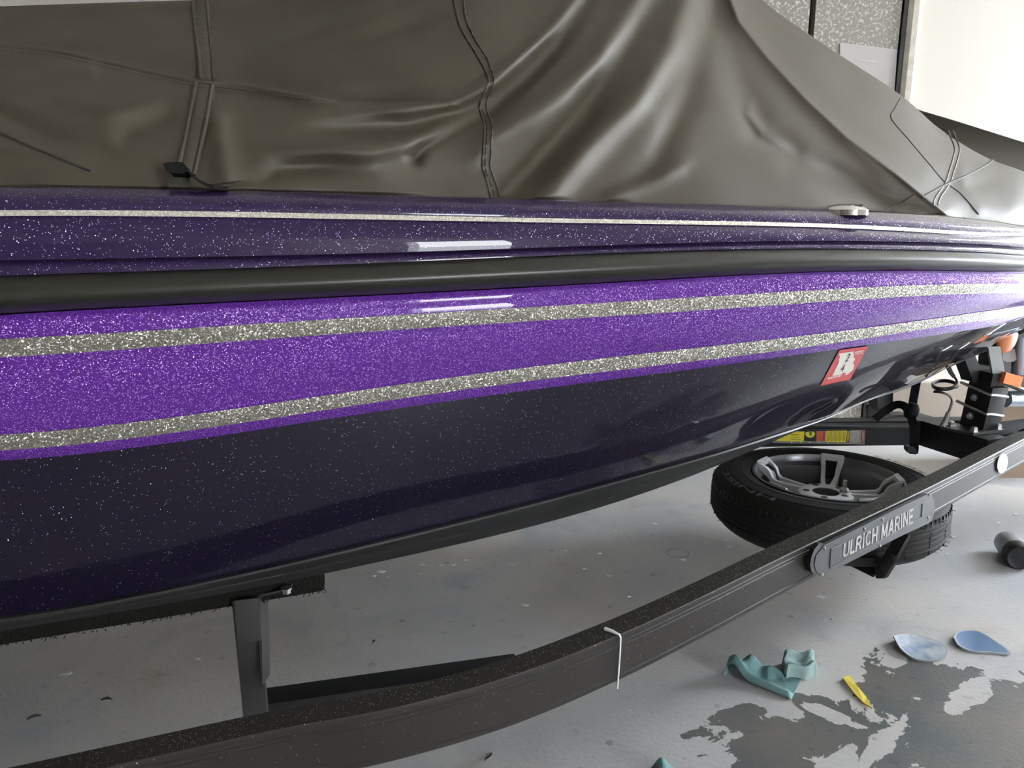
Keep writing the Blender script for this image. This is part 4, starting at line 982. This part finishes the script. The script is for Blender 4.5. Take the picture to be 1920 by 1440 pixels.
# ================================================================== THINGS ON THE FLOOR
def cloth(name, corners, hfun, m, label, group=None, n=46, th=.004):
    """corners: TL TR BR BL in picture coordinates of the floor contact"""
    C = [unz(x, y, 0)[:2] for x, y in corners]; rows_ = []
    for i in range(n):
        r_ = []
        for j in range(n):
            u, v = j/(n-1), i/(n-1); p = (1-u)*(1-v)*C[0]+u*(1-v)*C[1]+u*v*C[2]+(1-u)*v*C[3]
            dx, dy, h = hfun(u, v); r_.append((p[0]+dx, p[1]+dy, max(h, 0)+th))
        rows_.append(r_)
    T_ = np.array(rows_); B_ = T_.copy(); B_[..., 2] = np.maximum(B_[..., 2]-th, .0005)
    V1, F1 = grid(T_); V2_, F2_ = grid(B_); V, Fc = join((V1, F1), (V2_, [f[::-1] for f in F2_]))
    N2 = n*n; bd = [j for j in range(n)]+[i*n+n-1 for i in range(1, n)]+[n*n-1-j for j in range(1, n)]+[i*n for i in range(n-2, 0, -1)]
    for a, b in zip(bd, bd[1:]+bd[:1]): Fc.append((a, b, b+N2, a+N2))
    return tagp(mk(name, V, Fc, m, sharp=80), label, 'cloth', group)
def rdg(x, c, w): return math.exp(-((x-c)/w)**2)
def h1(u, v):
    # u runs along the cloth, v from the back edge to the front edge; rolled left end, folded front lip
    h = .046*rdg(u, .14, .15)*(1-.25*v)+.034*rdg(v, .90, .11)*(1-.65*u)+.030*rdg(u, .50, .20)*(1-smooth((v-.1)/.6))
    h += .002*math.sin(9*u+8*v)*(1-u)+.003*math.sin(23*u-9*v)*rdg(v, .5, .3)
    h *= .25+.75*smooth(v/.28); e_ = min(u*1.0, 1-u)/.04; h *= smooth(e_) if e_ < 1 else 1
    return (0, -.010*math.sin(6*u)*(1-v), max(h, .002))
cloth('cloth', [(1404, 1242), (1504, 1274), (1483, 1314), (1356, 1268)], h1, M['teal'], 'dark teal crumpled cloth on the floor with a pointed front corner', 'teal wiping cloths on the floor')
def h2(u, v):
    h = .036-.010*rdg(u, .5, .25)*rdg(v, .5, .3)+.006*rdg(u, .2, .25)*(1-v)+.006*rdg(u, .8, .25)+.001*math.sin(9*u+7*v)
    h -= .018*rdg(v, .78+.04*math.sin(5*u), .03)
    edge_ = min(u, 1-u, 1-v, v*1.5); h *= math.sqrt(smooth(edge_/.05)) if edge_ < .05 else 1
    return (.008*math.sin(8*v)*(1-abs(u-.5)), .005*math.sin(8*u), h)
cloth('cloth', [(1466, 1245), (1524, 1244), (1530, 1273), (1470, 1276)], h2, M['pale_teal'], 'pale green folded cloth lying against the dark teal cloth', 'teal wiping cloths on the floor', th=.005)
def h3(u, v): return (0, 0, .040*rdg(u, .66, .22)*rdg(v, .0, .6)+.004*math.sin(8*u+3*v))
cloth('cloth', [(1190, 1452), (1262, 1446), (1285, 1500), (1180, 1500)], h3, M['teal'], 'teal cloth whose tip shows at the bottom edge of the picture', 'teal wiping cloths on the floor')
def spreader(name, outline, m, label, lift, th=.006):
    P = catmull(np.array(outline+[outline[0]], float), 6)[:-1]; C = P.mean(axis=0); rows_ = []
    for s_ in (0.0, .3, .6, .82, .92, 1.0):
        rr2 = []
        for p in P:
            q_ = C+(p-C)*s_; g_ = unz(q_[0], q_[1], 0)
            z_ = .0065+lift*max(0, (C[0]-q_[0])/60)**2; g_ = unz(q_[0], q_[1], z_); rr2.append(g_)
        rows_.append(rr2)
    T_ = np.array(rows_); B_ = T_.copy(); B_[..., 2] = np.maximum(B_[..., 2]-th, .0008)
    V1, F1 = grid(T_, closed_v=True); V2_, F2_ = grid(B_, closed_v=True); n = len(P); k_ = len(rows_)
    V, Fc = join((V1, F1), (V2_, [f[::-1] for f in F2_])); N2 = len(V1); o_ = (k_-1)*n
    for i in range(n): Fc.append((o_+i, o_+(i+1) % n, N2+o_+(i+1) % n, N2+o_+i))
    fm = [1 if (i // n) >= 4 else 0 for i in range(len(F1))]+[0]*len(F1)+[1]*n
    return tagp(mk(name, V, Fc, None, mats=[m, M['spreader_rim']], fm=fm, sharp=50), label, 'spreader', 'filler spreaders on the floor')
spreader('plastic_spreader', [(1675, 1192), (1700, 1188), (1735, 1194), (1764, 1205), (1777, 1219), (1772, 1232), (1750, 1238), (1715, 1234), (1690, 1217)], M['spreader_white'], 'oval plastic spreader smeared with chalky white, nearer the trailer', .022)
spreader('plastic_spreader', [(1788, 1195), (1795, 1185), (1815, 1181), (1838, 1184), (1868, 1202), (1895, 1224), (1860, 1223), (1822, 1220), (1798, 1210)], M['spreader_blue'], 'teardrop blue plastic spreader with a pointed right end', .016)
ys = [(1580, 1272), (1592, 1268), (1607, 1288), (1624, 1308), (1635, 1329), (1620, 1320), (1603, 1303)]
tagp(mk('yellow_strip', *slab([unz(x, y, .004+.003*math.sin(x*.2)) for x, y in ys], (0, 0, .003)), M['strip'], sm=False), 'tapered yellow strip of tape lying on the wet patch', 'strip')
# smoky bottle lying on its side
b0_ = unz(1884, 1012, .045); bd_ = unz(1926, 1060, .045)-b0_; bl = np.linalg.norm(bd_); bd_ /= bl
bot = empty('bottle', (*b0_[:2], 0), 'smoky grey plastic bottle with a black cap lying on the floor at the right edge', 'bottle')
mk('bottle_body', *lathe(b0_, bd_, [(0, 0), (.025, .001), (.038, .008), (.044, .022), (.045, .06), (.0455, .11), (.045, .118)], 32), M['smoke'], bot, sharp=50)
mk('bottle_label', *lathe(b0_, bd_, [(.0462, .058), (.0464, .105)], 32), M['smoke'], bot)
mk('bottle_cap', *lathe(b0_, bd_, [(.045, .112), (.047, .114), (.047, .160), (.043, .166), (.03, .160), (.02, .162), (0, .162)], 32), M['blackmetal'], bot, sharp=40)
# paint chips and leaves
ch = []
CH = [(715, 1072), (702, 1080), (727, 1083), (792, 1060), (828, 1061), (851, 1060), (873, 1051), (786, 1077), (903, 1059), (1124, 1038), (960, 1060), (1155, 996), (1228, 983), (1360, 1014), (1370, 1026), (1410, 1018), (1365, 1026), (1775, 1040), (1785, 1007), (1872, 981), (1905, 965), (1180, 1118), (1280, 1050), (1095, 1067), (1060, 1033), (1540, 1120), (1560, 1160), (120, 1265), (130, 1262), (372, 1236), (1300, 1026), (1140, 1080), (985, 1135)]
for x, y in CH:
    n_ = random.randint(5, 7); r_ = random.uniform(.003, .011); a0 = random.random()*6
    p = unz(x, y, .001); poly = [p+np.array([r_*random.uniform(.6, 1.3)*math.cos(a0+i/n_*6.283)*1.5, r_*random.uniform(.6, 1.3)*math.sin(a0+i/n_*6.283), 0]) for i in range(n_)]
    ch.append(slab(poly, (0, 0, .002)))
tagp(mk('paint_chips', *join(*ch), M['chip'], sm=False), 'small white paint chips scattered over the concrete floor', 'paint chips', kind='stuff')
def leaf(px, py, L_, rot, label):
    c = unz(px, py, .002); ca, sa = math.cos(rot), math.sin(rot); rows_ = []
    for t in np.linspace(0, 1, 9):
        w_ = L_*.22*math.sin(math.pi*min(t*1.05, 1))**.8; r2 = []
        for s_ in (-1, 0, 1):
            x_, y_ = (t-.5)*L_, s_*w_; r2.append((c[0]+x_*ca-y_*sa, c[1]+x_*sa+y_*ca, .002+.005*abs(s_)+.003*math.sin(t*3)))
        rows_.append(r2)
    return tagp(mk('dry_leaf', *grid(rows_), M['leaf']), label, 'leaf', 'dry leaves under the boat')
leaf(64, 1347, .032, .5, 'dark dry leaf on the floor at far left under the boat')
leaf(200, 1314, .030, 0, 'brown dry leaf on the floor left of the bunk post')
leaf(701, 1205, .016, 1.2, 'tiny dark leaf scrap on the floor right of the bunk post')
leaf(916, 1421, .03, 1.0, 'dark twig-like leaf scrap in front of the near frame rail')
# cardboard box far behind the winch
p = unf(1905, 770, 3.7)
tagp(mk('cardboard_box', *bx(p[0]-.05, p[0]+.35, 3.6, 3.9, 0, .36), M['cardboard'], sm=False), 'brown cardboard box on the floor behind the winch stand', 'box')
print('done')
